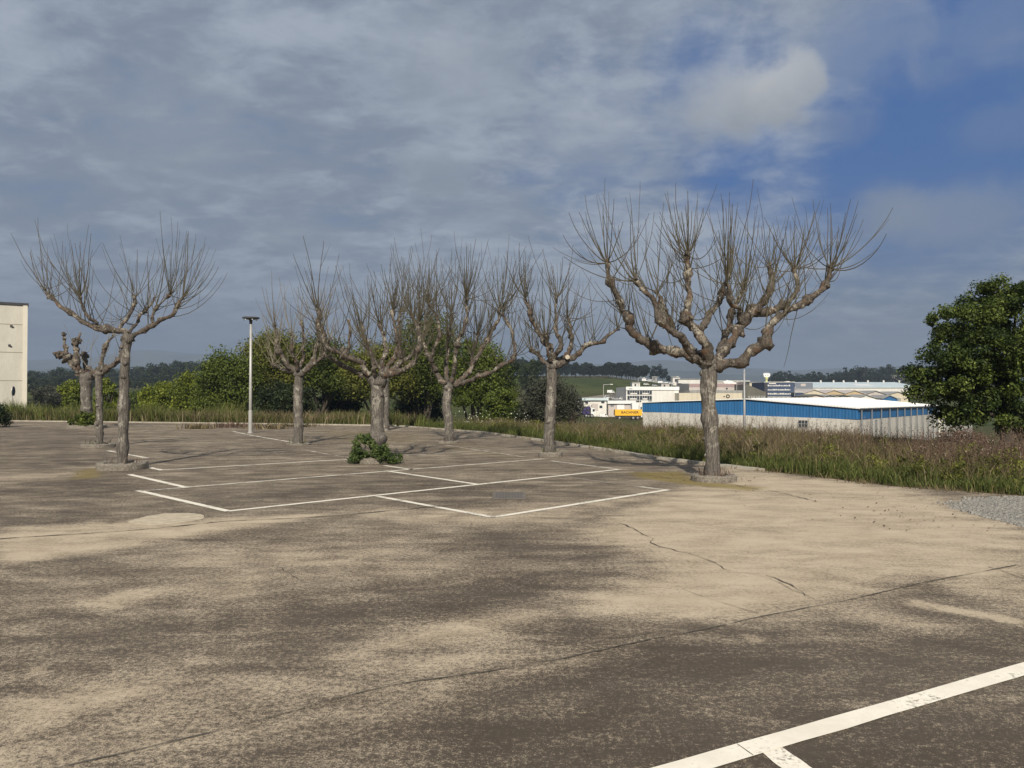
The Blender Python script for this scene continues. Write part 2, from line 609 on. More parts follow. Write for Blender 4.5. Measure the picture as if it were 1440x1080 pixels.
M['galv_dull'] = mat_plain('dull_steel', (0.33, 0.33, 0.33), 0.6, 0.12, 3, 0.2)
M['pipe'] = mat_plain('grey_pipe', (0.13, 0.135, 0.14), 0.6, 0.12, 3)
M['dark_metal'] = mat_plain('dark_metal', (0.05, 0.05, 0.055), 0.5, 0.2, 4)
M['cream'] = mat_plain('cream_concrete', (0.50, 0.475, 0.41), 0.9, 0.10, 0.8, bump=0.1, streak=(1, 1, 0.3))
M['cream_light'] = mat_plain('cream_trim', (0.62, 0.58, 0.49), 0.85, 0.06, 1)
M['joint'] = mat_plain('panel_joint', (0.26, 0.23, 0.185), 0.9, 0.1, 2)
M['patchgrey'] = mat_plain('cover_steel', (0.125, 0.112, 0.095), 0.8, 0.2, 6)
M['galv_low'] = mat_plain('grate_steel', (0.095, 0.086, 0.075), 0.8, 0.2, 6)
M['coping'] = mat_plain('dark_coping', (0.035, 0.035, 0.04), 0.7, 0.2, 2)
M['white'] = mat_panels('white_wall', (0.66, 0.64, 0.60), 0.0, 0.08)
M['wh_wall'] = mat_panels('stained_white_wall', (0.50, 0.475, 0.43), 0.0, 0.14)
M['wh_roof'] = mat_panels('white_roof_sheet', (0.78, 0.77, 0.74), 0.3, 0.05)
M['blue'] = mat_panels('blue_cladding', (0.010, 0.105, 0.27), 0.35, 0.14)
M['glass'] = mat_plain('dark_glass', (0.035, 0.045, 0.055), 0.15, 0.3, 1)
M['navy'] = mat_panels('navy_cladding', (0.035, 0.055, 0.11), 0.0, 0.1)
M['greyblue'] = mat_panels('grey_blue_wall', (0.16, 0.18, 0.215), 0.0, 0.1)
M['pale_glass'] = mat_plain('pale_roof_light', (0.50, 0.58, 0.60), 0.5, 0.1, 0.3)
M['beige'] = mat_panels('beige_wall', (0.56, 0.50, 0.38), 0.0, 0.08)
M['ochre'] = mat_panels('ochre_wall', (0.48, 0.37, 0.22), 0.0, 0.1)
M['mauve'] = mat_panels('mauve_wall', (0.33, 0.235, 0.23), 0.0, 0.08)
M['pinkgrey'] = mat_panels('pink_grey_wall', (0.48, 0.43, 0.40), 0.0, 0.08)
M['olive'] = mat_panels('olive_roof', (0.105, 0.098, 0.072), 0.0, 0.15)
M['grey'] = mat_panels('grey_wall', (0.27, 0.265, 0.25), 0.0, 0.12)
M['yellow'] = mat_plain('yellow_tarpaulin', (0.80, 0.43, 0.012), 0.6, 0.06, 1)
M['purple'] = mat_plain('indigo_box', (0.035, 0.022, 0.12), 0.5, 0.1, 1)
M['red'] = mat_plain('red_paint', (0.35, 0.03, 0.025), 0.4, 0.1, 1)
M['rubber'] = mat_plain('rubber', (0.02, 0.02, 0.02), 0.8, 0.2, 5)
M['white_paint'] = mat_plain('white_car_paint', (0.75, 0.75, 0.74), 0.35, 0.04, 1)
M['silver'] = mat_plain('silver_car_paint', (0.42, 0.43, 0.45), 0.35, 0.05, 1)
M['carblue'] = mat_plain('blue_car_paint', (0.05, 0.09, 0.17), 0.35, 0.05, 1)
M['black_ink'] = mat_plain('black_lettering', (0.03, 0.02, 0.015), 0.7, 0.1, 1)
M['signblue'] = mat_plain('blue_sign_face', (0.02, 0.03, 0.07), 0.5, 0.1, 2)
M['signgreen'] = mat_plain('yellow_green_sign', (0.48, 0.50, 0.22), 0.5, 0.1, 2)
M['cutwood'] = mat_plain('fresh_cut_wood', (0.40, 0.355, 0.28), 0.85, 0.2, 12)
M['hill'] = mat_plain('far_wooded_hill', (0.045, 0.055, 0.045), 1.0, 0.45, 0.006)
M['rock'] = mat_plain('pale_rubble', (0.48, 0.46, 0.42), 0.9, 0.2, 2, bump=0.5)
M['grass'] = mat_leaf('green_grass', (0.046, 0.064, 0.014), (0.150, 0.170, 0.044), (0.25, 0.21, 0.09), 0.3)
M['lush'] = mat_leaf('lush_weed', (0.048, 0.062, 0.013), (0.165, 0.185, 0.045), (0.27, 0.23, 0.10), 0.3)
M['dry'] = mat_leaf('dry_grass', (0.078, 0.062, 0.030), (0.230, 0.182, 0.100), (0.38, 0.31, 0.19), 0.25)
M['russet'] = mat_leaf('russet_weed', (0.075, 0.048, 0.034), (0.200, 0.135, 0.098), (0.36, 0.28, 0.22), 0.2)
M['lf_dark'] = mat_leaf('dark_leaf', (0.012, 0.021, 0.007), (0.042, 0.058, 0.017))
M['lf_mid'] = mat_leaf('mid_leaf', (0.030, 0.048, 0.008), (0.125, 0.158, 0.024))
M['lf_light'] = mat_leaf('light_leaf', (0.058, 0.080, 0.010), (0.200, 0.230, 0.030))
M['lf_olive'] = mat_leaf('olive_leaf', (0.055, 0.064, 0.012), (0.180, 0.185, 0.036))
M['lf_grey'] = mat_leaf('grey_leaf', (0.026, 0.030, 0.020), (0.080, 0.082, 0.058))
M['lf_tree'] = mat_leaf('evergreen_leaf', (0.015, 0.030, 0.006), (0.090, 0.124, 0.020), (0.20, 0.24, 0.06))
M['lf_bush'] = mat_leaf('planter_leaf', (0.032, 0.058, 0.016), (0.120, 0.165, 0.045), (0.24, 0.28, 0.12))
M['lf_pine'] = mat_leaf('pine_needles', (0.008, 0.015, 0.008), (0.028, 0.038, 0.018))
M['flower'] = mat_plain('white_petal', (0.62, 0.62, 0.52), 0.7, 0.1, 5)

# ------------------------------------------------------------------ terrain and parking lot
EDGE = [(-30, 34.0), (-8, 30.0), (4.0, 26.0), (8.0, 16.0), (11.0, 10.5), (12.7, 8.42), (14.1, 6.89), (15.5, 6.25), (17.6, 5.18),
        (20.2, 3.9), (23.6, 2.8), (28.5, 1.05), (34.5, -1.3), (39.0, -4.3), (41.7, -6.1), (44.9, -15.3), (49.9, -33.0), (54.0, -47.0)]
EY = np.array([e[0] for e in EDGE])
EX = np.array([e[1] for e in EDGE])


def edge_x(y):
    return np.interp(y, EY, EX)


TPX = np.array([-2500, -400, 0, 200, 500, 650, 720, 850, 900, 960, 1080, 1200, 1440, 2000, 4000], dtype=float)
TYY = np.array([0, 30, 60, 100, 150, 220, 300, 400, 500, 600, 1000, 2500, 12000], dtype=float)
TZ = np.array([
    # 0  30   60   100  150  220  300  400  500  600  1000 2500 12000
    [0, 0, -0.5, -1, -1, 0, 3, 6, 8, 10, 20, 28, 40],
    [0, 0, -0.5, -1, -1, 0, 3, 6, 8, 10, 20, 28, 40],
    [0, 0, -0.2, -1, -1, 0, 3, 6, 8, 10, 20, 28, 40],
    [0, 0, -0.2, -1, -1, 0, 3, 6, 8, 10, 20, 28, 40],
    [0, 0, -0.2, -1, -1, 0, 4, 9, 11, 12, 20, 28, 40],
    [0, 0, -1.5, -2.5, -2.5, -1, 4, 11, 13, 14, 20, 28, 40],
    [0, 0, -2, -3, -3.2, -3, 3, 11, 14, 15, 20, 28, 40],
    [0, 0, -2, -3, -3.6, -4, 2, 10.5, 14, 15, 20, 28, 40],
    [0, 0, -2.6, -4, -4.5, -4, 1, 9, 11, 12, 18, 28, 40],
    [0, 0, -4, -7, -7, -5, 0, 6.5, 8, 10, 16, 28, 40],
    [0, 0, -4.5, -7.8, -7.8, -5, -1, 2.5, 6, 9, 16, 28, 40],
    [0, 0, -4.5, -8, -8, -6, -2, 2, 6, 9, 16, 28, 40],
    [0, -0.4, -5, -8, -8, -6, -1, 4, 8, 10, 18, 28, 40],
    [0, -0.4, -5, -8, -8, -6, -1, 4, 8, 10, 18, 28, 40],
    [0, -0.4, -5, -8, -8, -6, -1, 4, 8, 10, 18, 28, 40]], dtype=float)


def terrain_z(x, y):
    x = np.asarray(x, dtype=float)
    y = np.asarray(y, dtype=float)
    yy = np.maximum(y, 1.0)
    px = np.clip(720 + 1088 * x / yy, TPX[0], TPX[-1])
    yc = np.clip(yy, 0, TYY[-1])
    i = np.clip(np.searchsorted(TPX, px) - 1, 0, len(TPX) - 2)
    j = np.clip(np.searchsorted(TYY, yc) - 1, 0, len(TYY) - 2)
    fi = (px - TPX[i]) / (TPX[i + 1] - TPX[i])
    fj = (yc - TYY[j]) / (TYY[j + 1] - TYY[j])
    fi = fi * fi * (3 - 2 * fi)
    fj = fj * fj * (3 - 2 * fj)
    z = (TZ[i, j] * (1 - fi) + TZ[i + 1, j] * fi) * (1 - fj) + (TZ[i, j + 1] * (1 - fi) + TZ[i + 1, j + 1] * fi) * fj
    d = x - edge_x(y)
    return z * np.clip((d - 3.0) / 6.0, 0, 1) ** 0.7 if False else np.where(y < 200, z * np.clip((np.maximum(d, (y - 50)) - 3.5) / 8.0, 0, 1), z)


def tz(x, y):
    return float(terrain_z(np.array([x]), np.array([y]))[0])


def make_terrain():
    angs = np.concatenate([np.linspace(-180, -50, 40, endpoint=False), np.linspace(-50, 50, 260, endpoint=False), np.linspace(50, 180, 40, endpoint=False)])
    rr = np.concatenate([[0.5], np.geomspace(3, 6400, 215)])
    A, R = np.meshgrid(np.radians(angs), rr)
    X = R * np.sin(A)
    Y = R * np.cos(A)
    Z = terrain_z(X, Y)
    inside = (X < edge_x(Y) + 0.02) & (Y < 56)
    Z = np.where(inside, -0.06, Z + 0.012)
    n, m = X.shape
    V = np.stack([X, Y, Z], -1).reshape(-1, 3)
    idx = np.arange(n * m).reshape(n, m)
    r = np.roll(idx, -1, axis=1)
    Q = np.stack([idx[:-1], r[:-1], r[1:], idx[1:]], -1).reshape(-1, 4)[:, ::-1]
    o = build_np('ground', V, Q, M['terrain'], smooth=True)
    tag(o, 'rolling green and brown ground falling from the car park to the valley', None, None, 'structure')


make_terrain()


def in_poly(px, py, poly):
    x, y = px, py
    ins = np.zeros(x.shape, bool)
    n = len(poly)
    for i in range(n):
        x0, y0 = poly[i]
        x1, y1 = poly[(i + 1) % n]
        c = ((y0 > y) != (y1 > y)) & (x < (x1 - x0) * (y - y0) / (y1 - y0 + 1e-12) + x0)
        ins ^= c
    return ins


def poly_soft(X, Y, pix, soft):
    poly = [(G(a, b).x, G(a, b).y) for a, b in pix]
    ins = in_poly(X, Y, poly)
    d = np.full(X.shape, 1e9)
    n = len(poly)
    for i in range(n):
        a = np.array(poly[i])
        b = np.array(poly[(i + 1) % n])
        e = b - a
        t = np.clip(((X - a[0]) * e[0] + (Y - a[1]) * e[1]) / (e @ e + 1e-12), 0, 1)
        d = np.minimum(d, np.hypot(X - a[0] - t * e[0], Y - a[1] - t * e[1]))
    sd = np.where(ins, d, -d)
    t = np.clip(sd / soft * 0.5 + 0.5, 0, 1)
    return t * t * (3 - 2 * t)


# stains on the concrete: outlines on the ground, edge softness in metres, strength
SAND = [
    ([(800, 760), (905, 705), (985, 684), (1080, 690), (1240, 690), (1330, 705), (1440, 742), (1480, 850), (1290, 815), (1180, 848), (1080, 864), (960, 845), (840, 838), (930, 800), (880, 775)], 0.60, 0.82),
    ([(790, 835), (960, 822), (1090, 850), (1060, 868), (960, 862), (860, 860)], 0.35, 0.85),
    ([(1030, 660), (1150, 674), (1280, 690), (1330, 708), (1000, 690)], 0.8, 0.85),
    ([(0, 744), (170, 733), (330, 728), (460, 722), (330, 745), (140, 775), (0, 800)], 0.35, 0.9),
    ([(560, 895), (640, 868), (760, 862), (700, 895), (560, 915), (430, 935)], 0.22, 0.72),
    ([(0, 985), (140, 960), (270, 955), (200, 985), (60, 1030), (0, 1040)], 0.2, 0.75),
    ([(100, 845), (200, 828), (230, 835), (160, 858)], 0.15, 0.7),
    ([(270, 835), (330, 812), (400, 808), (350, 850)], 0.3, 0.5),
    ([(40, 940), (60, 935), (68, 946), (46, 950)], 0.05, 0.8),
    ([(1040, 892), (1065, 893), (1080, 902), (1060, 904)], 0.05, 0.8),
    ([(1280, 842), (1440, 872), (1440, 880), (1270, 850)], 0.06, 0.95),
    ([(1150, 855), (1210, 850), (1330, 880), (1290, 888), (1180, 868)], 0.2, 0.5),
    ([(700, 712), (900, 700), (800, 740), (620, 740), (480, 720)], 0.6, 0.5),
    ([(160, 945), (700, 915), (560, 990), (180, 1060), (0, 1080), (0, 1050)], 0.5, 0.34),
    ([(600, 960), (840, 920), (760, 948), (560, 1000)], 0.2, 0.45),
    ([(300, 770), (560, 750), (700, 790), (380, 830), (60, 850), (60, 800)], 0.8, 0.36),
    ([(0, 668), (110, 656), (180, 652), (160, 662), (0, 684)], 0.5, 0.35),
]
DIRT = [
    ([(560, 1100), (700, 950), (870, 916), (1080, 870), (1200, 848), (1330, 848), (1500, 890), (1500, 1100)], 0.35, 0.78),
    ([(690, 745), (830, 752), (930, 785), (860, 800), (700, 800), (560, 772)], 0.6, 0.62),
    ([(500, 850), (760, 820), (830, 835), (640, 862), (440, 880)], 0.3, 0.75),
    ([(290, 880), (340, 842), (345, 870), (320, 920), (290, 925)], 0.15, 0.75),
    ([(0, 790), (130, 775), (260, 785), (220, 815), (0, 850)], 0.5, 0.6),
    ([(60, 860), (260, 860), (300, 910), (180, 940), (60, 920)], 0.4, 0.55),
    ([(300, 930), (480, 890), (520, 920), (330, 970)], 0.3, 0.5),
    ([(400, 960), (470, 955), (460, 985), (390, 990)], 0.2, 0.5),
    ([(765, 885), (800, 872), (835, 880), (820, 905), (770, 905)], 0.15, 0.75),
    ([(0, 600), (130, 605), (200, 680), (180, 730), (0, 745)], 1.2, 0.42),
    ([(205, 690), (330, 716), (545, 692), (640, 680), (560, 665), (262, 688)], 0.5, 0.38),
    ([(860, 782), (900, 775), (945, 790), (880, 800)], 0.2, 0.6),
    ([(1180, 845), (1300, 822), (1340, 838), (1220, 868)], 0.2, 0.5),
]
MOSS = [
    ([(880, 664), (960, 662), (990, 676), (1090, 686), (1060, 692), (960, 682), (890, 672)], 0.35, 0.85),
    ([(100, 662), (150, 655), (150, 672), (90, 676)], 0.35, 0.75),
    ([(420, 600), (640, 612), (600, 628), (440, 622)], 1.5, 0.5),
    ([(640, 618), (760, 640), (720, 650), (600, 632)], 1.0, 0.5),
]


def make_lot():
    ys = np.concatenate([np.linspace(-8, 1.8, 16), np.geomspace(2.0, 54.0, 330)])
    V, Cc = [], []
    nc = 430
    for y in ys:
        xe = float(edge_x(y))
        s = np.linspace(math.asinh(-47 / 4), math.asinh(xe / 4), nc)
        X = 4 * np.sinh(s)
        V.append(np.stack([X, np.full(nc, y), np.zeros(nc)], -1))
    V = np.array(V)
    X, Y = V[..., 0], V[..., 1]
    cols = np.zeros(X.shape + (4,))
    cols[..., 3] = 1
    for ch, lst in ((0, SAND), (1, DIRT), (2, MOSS)):
        for pix, soft, amt in lst:
            cols[..., ch] = np.maximum(cols[..., ch], poly_soft(X, Y, pix, soft) * amt)
    n, m = X.shape
    idx = np.arange(n * m).reshape(n, m)
    Q = np.stack([idx[:-1, :-1], idx[:-1, 1:], idx[1:, 1:], idx[1:, :-1]], -1).reshape(-1, 4)
    o = build_np('parking_lot', V.reshape(-1, 3), Q, M['lot'], colr=cols.reshape(-1, 4))
    tag(o, 'worn concrete car park with sandy and dark stains', None, None, 'structure')


make_lot()
rng = random.Random(7)
nrg = np.random.default_rng(11)


def ribbon(mb, tints, pts, width, z, tint=0.0, wob=0.0, step=0.25, seed=0):
    """flat strip along ground points"""
    pts = [Vector((p[0], p[1], 0)) for p in pts]
    path, _ = spline(pts, [0] * len(pts), step) if len(pts) > 2 else ([pts[0].lerp(pts[1], i / 120) for i in range(121)], 0)
    b = len(mb.V)
    for i, p in enumerate(path):
        tg = path[min(i + 1, len(path) - 1)] - path[max(i - 1, 0)]
        n = Vector((-tg.y, tg.x, 0)).normalized()
        w = width * 0.5
        if wob:
            p = p + n * wob * (mnoise.noise(p * 1.3 + Vector((seed, 0, 0))) + .5 * mnoise.noise(p * 6.0 + Vector((seed, 0, 2))))
            w *= max(0.25, 0.70 + 1.1 * mnoise.noise(p * 4.0 + Vector((0, seed, 3))) + .5 * mnoise.noise(p * 15.0 + Vector((0, seed, 3))))
        j1, j2 = (0, 0) if wob else (.009 * mnoise.noise(p * 9), .009 * mnoise.noise(p * 9 + Vector((0, 0, 7))))
        mb.V.append((p.x + n.x * (w + j1), p.y + n.y * (w + j1), z))
        mb.V.append((p.x - n.x * (w + j2), p.y - n.y * (w + j2), z))
        tints += [tint, tint]
    for i in range(len(path) - 1):
        mb.F.append((b + 2 * i, b + 2 * i + 1, b + 2 * i + 3, b + 2 * i + 2))


LINES = [  # pixels on the ground, width in metres, wear
    ([(194, 690), (321, 719)], 0.11, 0.0), ([(321, 719), (873, 660)], 0.11, 0.0), ([(196, 691), (262, 685.5)], 0.11, 0.2),
    ([(262, 685.5), (549, 662.5), (766, 645.5)], 0.10, 0.1), ([(182, 667.5), (263, 686)], 0.12, 0.0),
    ([(227, 661.2), (489, 646)], 0.11, 0.05), ([(185, 652), (228, 661.5)], 0.12, 0.05), ([(206, 644), (293, 640.5), (432, 633.5)], 0.10, 0.3),
    ([(152, 634), (207, 644.3)], 0.12, 0.1), ([(178, 629.5), (393, 623.5)], 0.10, 0.3), ([(178, 619.5), (355, 614.7)], 0.10, 0.45),
    ([(235, 609), (420, 606.5)], 0.10, 0.5), ([(140, 624), (165, 629)], 0.12, 0.2),
    ([(327, 606.5), (352, 612), (413, 622.5)], 0.12, 0.15), ([(429, 633), (464, 639.5)], 0.11, 0.3), ([(472, 640.5), (492, 644)], 0.11, 0.4),
    ([(438, 631.5), (500, 630)], 0.10, 0.4),
    ([(543, 662.3), (671, 681.2)], 0.11, 0.05), ([(531, 698.3), (694, 727.8)], 0.11, 0.05), ([(694, 727.8), (940, 689)], 0.11, 0.0),
    ([(940, 689.6), (893, 683.8)], 0.11, 0.2), ([(866, 680.4), (789, 669.6)], 0.11, 0.55), ([(873, 660.5), (775, 648.3)], 0.11, 0.2),
    ([(541, 655), (579, 660.5)], 0.11, 0.1), ([(570, 640.8), (658, 635), (690, 633)], 0.11, 0.25), ([(624, 625.5), (738, 643)], 0.11, 0.3),
    ([(547, 627.5), (603, 624.5)], 0.11, 0.4), ([(540, 617), (590, 616)], 0.11, 0.45), ([(655, 627.5), (697, 634.6)], 0.11, 0.45),
    ([(880, 1105), (966, 1080), (1440, 941.5), (1560, 906.5)], 0.128, -0.10), ([(1080, 1052), (1150, 1101)], 0.125, -0.05),
]
mb, tints = MB(), []
for i, (pix, w, tn) in enumerate(LINES):
    pts = [G(*p) for p in pix]
    ribbon(mb, tints, pts, w, 0.004 + 0.0006 * (i % 5), tn)
o = build('parking_markings', mb.V, mb.F, M['paint'], attr=tints)
tag(o, 'worn white painted bay lines on the concrete', None, None, 'structure')

CRACKS = [
    ([(0, 758), (200, 745), (320, 733.5), (450, 727), (600, 714), (680, 708)], 0.040, 0.03),
    ([(60, 1086), (350, 1018), (550, 966), (720, 940), (870, 910), (1080, 866), (1200, 843), (1300, 820), (1430, 795)], 0.016, 0.018),
    ([(865, 735), (905, 752), (914, 760), (917, 766), (950, 775), (1000, 790), (1035, 806)], 0.025, 0.10),
    ([(1075, 810), (1105, 821), (1127, 838)], 0.022, 0.08), ([(958, 829), (1010, 846), (1066, 864)], 0.012, 0.05),
    ([(1035, 806), (1075, 812), (1160, 848)], 0.007, 0.08), ([(1240, 836), (1300, 852), (1440, 885)], 0.012, 0.10),
    ([(905, 668), (950, 674), (985, 676), (1080, 690), (1150, 706)], 0.035, 0.12),
    ([(1390, 797), (1440, 815)], 0.018, 0.06), ([(865, 735), (830, 742), (760, 741)], 0.008, 0.15),
    ([(355, 780), (400, 800), (420, 815)], 0.012, 0.08), ([(620, 703), (700, 694), (760, 700), (880, 692)], 0.012, 0.2),
    ([(860, 1100), (790, 1030), (770, 1000)], 0.006, 0.06), ([(1037, 1048), (1060, 1064)], 0.006, 0.01),
]
mb, tints = MB(), []
for i, (pix, w, wob) in enumerate(CRACKS):
    ribbon(mb, tints, [G(*p) for p in pix], w * (.62 if i > 1 else .85), 0.0075 + 0.0004 * (i % 4), 0, wob, 0.04, i * 3.7)
tag(build('pavement_cracks', mb.V, mb.F, M['crack']), 'dirt filled joints and cracks in the concrete', None, None, 'structure')

# round mortar patch
c = G(235, 730)
mb = MB()
rx = 48 / 1088 * c.y
ry = (G(235, 722.5).y - G(235, 738.5).y) / 2
ringp = []
for k in range(48):
    a = 2 * math.pi * k / 48
    q = 1 + 0.22 * mnoise.noise(Vector((math.cos(a) * 1.6, math.sin(a) * 1.6, 5))) + .06 * mnoise.noise(Vector((math.cos(a) * 7, math.sin(a) * 7, 2)))
    ringp.append((c.x + rx * q * math.cos(a), c.y + ry * q * math.sin(a)))
mb.prism([(a, b, 0.0015) for a, b in ringp], [(a, b, 0.0065) for a, b in ringp])
tag(mb.build('concrete_patch', M['patch']), 'pale round mortar patch on the concrete', None, None, 'structure')

# kerb along the edge of the lot
mb = MB()
ky = np.linspace(17.0, 41.6, 70)
left = [(float(edge_x(y)) - 0.22, y) for y in ky]
right = [(float(edge_x(y)) + 0.06, y) for y in ky]
for i in range(len(ky) - 1):
    a, b, c2, d = left[i], right[i], right[i + 1], left[i + 1]
    h0 = 0.05
    n = len(mb.V)
    mb.V += [(a[0], a[1], 0), (a[0] + 0.02, a[1], h0), (b[0], b[1], h0), (b[0], b[1], -0.05)]
    if i:
        mb.F += [(n - 4, n - 3, n + 1, n), (n - 3, n - 2, n + 2, n + 1), (n - 2, n - 1, n + 3, n + 2)]
mb.F.append((3, 2, 1, 0))
tag(mb.build('kerb', M['kerb']), 'low pale concrete kerb between the car park and the weeds', None, None, 'structure')
mb = MB()
kx = np.linspace(-6.2, -40, 60)
for i, x in enumerate(kx):
    y = float(np.interp(-x, -EX[::1][13:], EY[13:]))
    n = len(mb.V)
    mb.V += [(x, y - 0.25, 0), (x, y - 0.24, 0.06), (x, y + 0.05, 0.06), (x, y + 0.05, -0.05)]
    if i:
        mb.F += [(n - 4, n - 3, n + 1, n), (n - 3, n - 2, n + 2, n + 1), (n - 2, n - 1, n + 3, n + 2)]
tag(mb.build('kerb', M['kerb']), 'low kerb along the far side of the car park', None, None, 'structure')

# far hills
def ridge(name, profile, Y, label, thick):
    V, F = [], []
    px0, px1 = profile[0][0], profile[-1][0]
    n = 160
    rows = [(-0.5, 0.0), (-0.32, 0.45), (-0.15, 0.85), (0, 1.0), (0.2, 0.8), (0.5, 0.0)]
    for i in range(n):
        px = px0 + (px1 - px0) * i / (n - 1)
        py = np.interp(px, [p[0] for p in profile], [p[1] for p in profile])
        py += 2.2 * mnoise.noise(Vector((px * 0.02, Y * 0.01, 0))) + 1.0 * mnoise.noise(Vector((px * 0.07, Y * 0.01, 4)))
        top = P(px, py, Y)
        for k, (dy, f) in enumerate(rows):
            y = Y + dy * thick
            nz = 1 + (0.10 * mnoise.noise(Vector((px * 0.05, k * 3.1, Y))) if 0 < k < 5 and k != 3 else 0)
            V.append((top.x * y / Y, y, 10 + (top.z - 10) * f * nz))
    m = len(rows)
    for i in range(n - 1):
        for k in range(m - 1):
            F.append((i * m + k, (i + 1) * m + k, (i + 1) * m + k + 1, i * m + k + 1))
    tag(build(name, V, F, M['hill'], smooth=True), label, None, None, 'structure')


ridge('hills', [(-700, 505), (0, 508), (120, 503), (190, 492), (260, 496), (330, 500), (420, 506), (560, 500), (700, 505), (860, 512), (930, 505), (1040, 517), (1100, 521), (1240, 516), (1300, 511), (1440, 507), (2200, 500)], 3900, 'pale blue mountains along the horizon', 1200)
ridge('hills', [(-700, 520), (0, 522), (160, 517), (300, 514), (420, 516), (600, 517), (820, 522), (900, 517), (960, 522), (1060, 528), (1150, 527), (1300, 521), (1440, 517), (2200, 515)], 2500, 'hazy wooded hills below the mountains', 800)

# gravel at the right edge
gp = [G(a, b) for a, b in ((1346, 712), (1375, 704), (1440, 699), (1520, 704), (1560, 760), (1440, 742), (1385, 728))]
gpoly = [(p.x, p.y) for p in gp]
xs = nrg.uniform(min(p[0] for p in gpoly), max(p[0] for p in gpoly), 26000)
ysr = nrg.uniform(min(p[1] for p in gpoly), max(p[1] for p in gpoly), 26000)
k = in_poly(xs + nrg.normal(0, 0.12, xs.shape), ysr + nrg.normal(0, 0.15, xs.shape), gpoly)
xs, ysr = xs[k][:9000], ysr[k][:9000]
n = len(xs)
sz = nrg.uniform(0.010, 0.030, n)
base = np.array([[-1, -.7, 0], [1, -.8, 0], [.8, 1, 0], [-.9, .8, 0], [-.5, -.4, .8], [.6, -.4, .9], [.4, .5, .8], [-.5, .5, .9]])
ang = nrg.uniform(0, 6.28, n)
B = base[None] * sz[:, None, None] * nrg.uniform(0.7, 1.2, (n, 8, 1))
ca, sa = np.cos(ang)[:, None], np.sin(ang)[:, None]
V = np.stack([B[..., 0] * ca - B[..., 1] * sa + xs[:, None], B[..., 0] * sa + B[..., 1] * ca + ysr[:, None], B[..., 2] + 0.002], -1).reshape(-1, 3)
qb = np.array([[0, 1, 5, 4], [1, 2, 6, 5], [2, 3, 7, 6], [3, 0, 4, 7], [4, 5, 6, 7]])
Q = (qb[None] + 8 * np.arange(n)[:, None, None]).reshape(-1, 4)
tag(build_np('gravel', V, Q, M['gravel']), 'grey gravel spilled at the edge of the concrete', None, None, 'stuff')

# ------------------------------------------------------------------ foliage generators


def leaf_quads(pos, nrm, ln, wd, rs):
    """rhombic leaves: pos (n,3), nrm (n,3), length and width per leaf"""
    n = len(pos)
    r = rs.normal(size=(n, 3))
    a = np.cross(nrm, r)
    a /= np.linalg.norm(a, axis=1, keepdims=True) + 1e-9
    b = np.cross(nrm, a)
    a = a * ln[:, None] * 0.5
    b = b * wd[:, None] * 0.5
    V = np.stack([pos - a, pos - b + a * 0.15, pos + a, pos + b + a * 0.15], 1).reshape(-1, 3)
    return V, np.arange(n * 4).reshape(n, 4)


def crown(rs, centre, rad, nclump, nleaf, size, clump_r, flat=0.0, wide=0.55):
    """leaf clumps spread through a lumpy ellipsoid; returns verts, quads, tint, clump centres"""
    d = rs.normal(size=(nclump, 3))
    d /= np.linalg.norm(d, axis=1, keepdims=True)
    if flat:
        d[:, 2] = np.where(d[:, 2] < -flat, -flat * rs.uniform(0, 1, nclump), d[:, 2])
    rr = rs.uniform(0.35, 1.0, nclump) ** 0.55
    rr *= rs.uniform(0.80, 1.10, nclump)
    C = np.asarray(centre) + d * rr[:, None] * np.asarray(rad)
    ci = rs.integers(0, nclump, nleaf)
    e = rs.normal(size=(nleaf, 3))
    e /= np.linalg.norm(e, axis=1, keepdims=True)
    cr = clump_r * rs.uniform(0.6, 1.35, nclump)
    er = rs.uniform(0.15, 1.0, nleaf) ** 0.6
    pos = C[ci] + e * (cr[ci] * er)[:, None] * np.array([1, 1, 0.8])
    nrm = e * 0.6 + rs.normal(size=(nleaf, 3)) * 0.6 + np.array([0, 0, 0.35])
    nrm /= np.linalg.norm(nrm, axis=1, keepdims=True)
    ln = size * rs.uniform(0.45, 1.6, nleaf)
    V, Q = leaf_quads(pos, nrm, ln, ln * wide, rs)
    ct = rs.uniform(0.15, 0.85, nclump)
    t = np.clip(ct[ci] + rs.normal(0, 0.20, nleaf), 0, 1)
    return V, Q, np.repeat(t, 4), C


def shrub(name, label, cat, base, centre, rad, mat, nclump, nleaf, size, clump_r, seed, group=None, stems=5, flat=0.55, stem_r=0.07, leafname='foliage', stemname='stem', barkm='dark_bark'):
    rs = np.random.default_rng(seed)
    t = thing(name, label, cat, base, group)
    V, Q, tn, C = crown(rs, centre, rad, nclump, nleaf, size, clump_r, flat)
    build_np(leafname, V, Q, M[mat], t, base, tint=tn)
    mb = MB()
    b = Vector(base)
    for k in range(stems):
        c = Vector(C[k])
        s0 = b + Vector((rs.uniform(-.2, .2) * rad[0] * 0.4, rs.uniform(-.2, .2) * rad[1] * 0.4, -0.05))
        mid = s0.lerp(c, 0.5) + Vector((rs.normal() * 0.15, rs.normal() * 0.15, rad[2] * 0.15))
        pts, rd = spline([s0, mid, c], [stem_r, stem_r * 0.75, stem_r * 0.3], 0.4)
        mb.tube(pts, rd, 6, 0.15, k)
    mb.build(stemname, M[barkm], t, base, True)
    return t


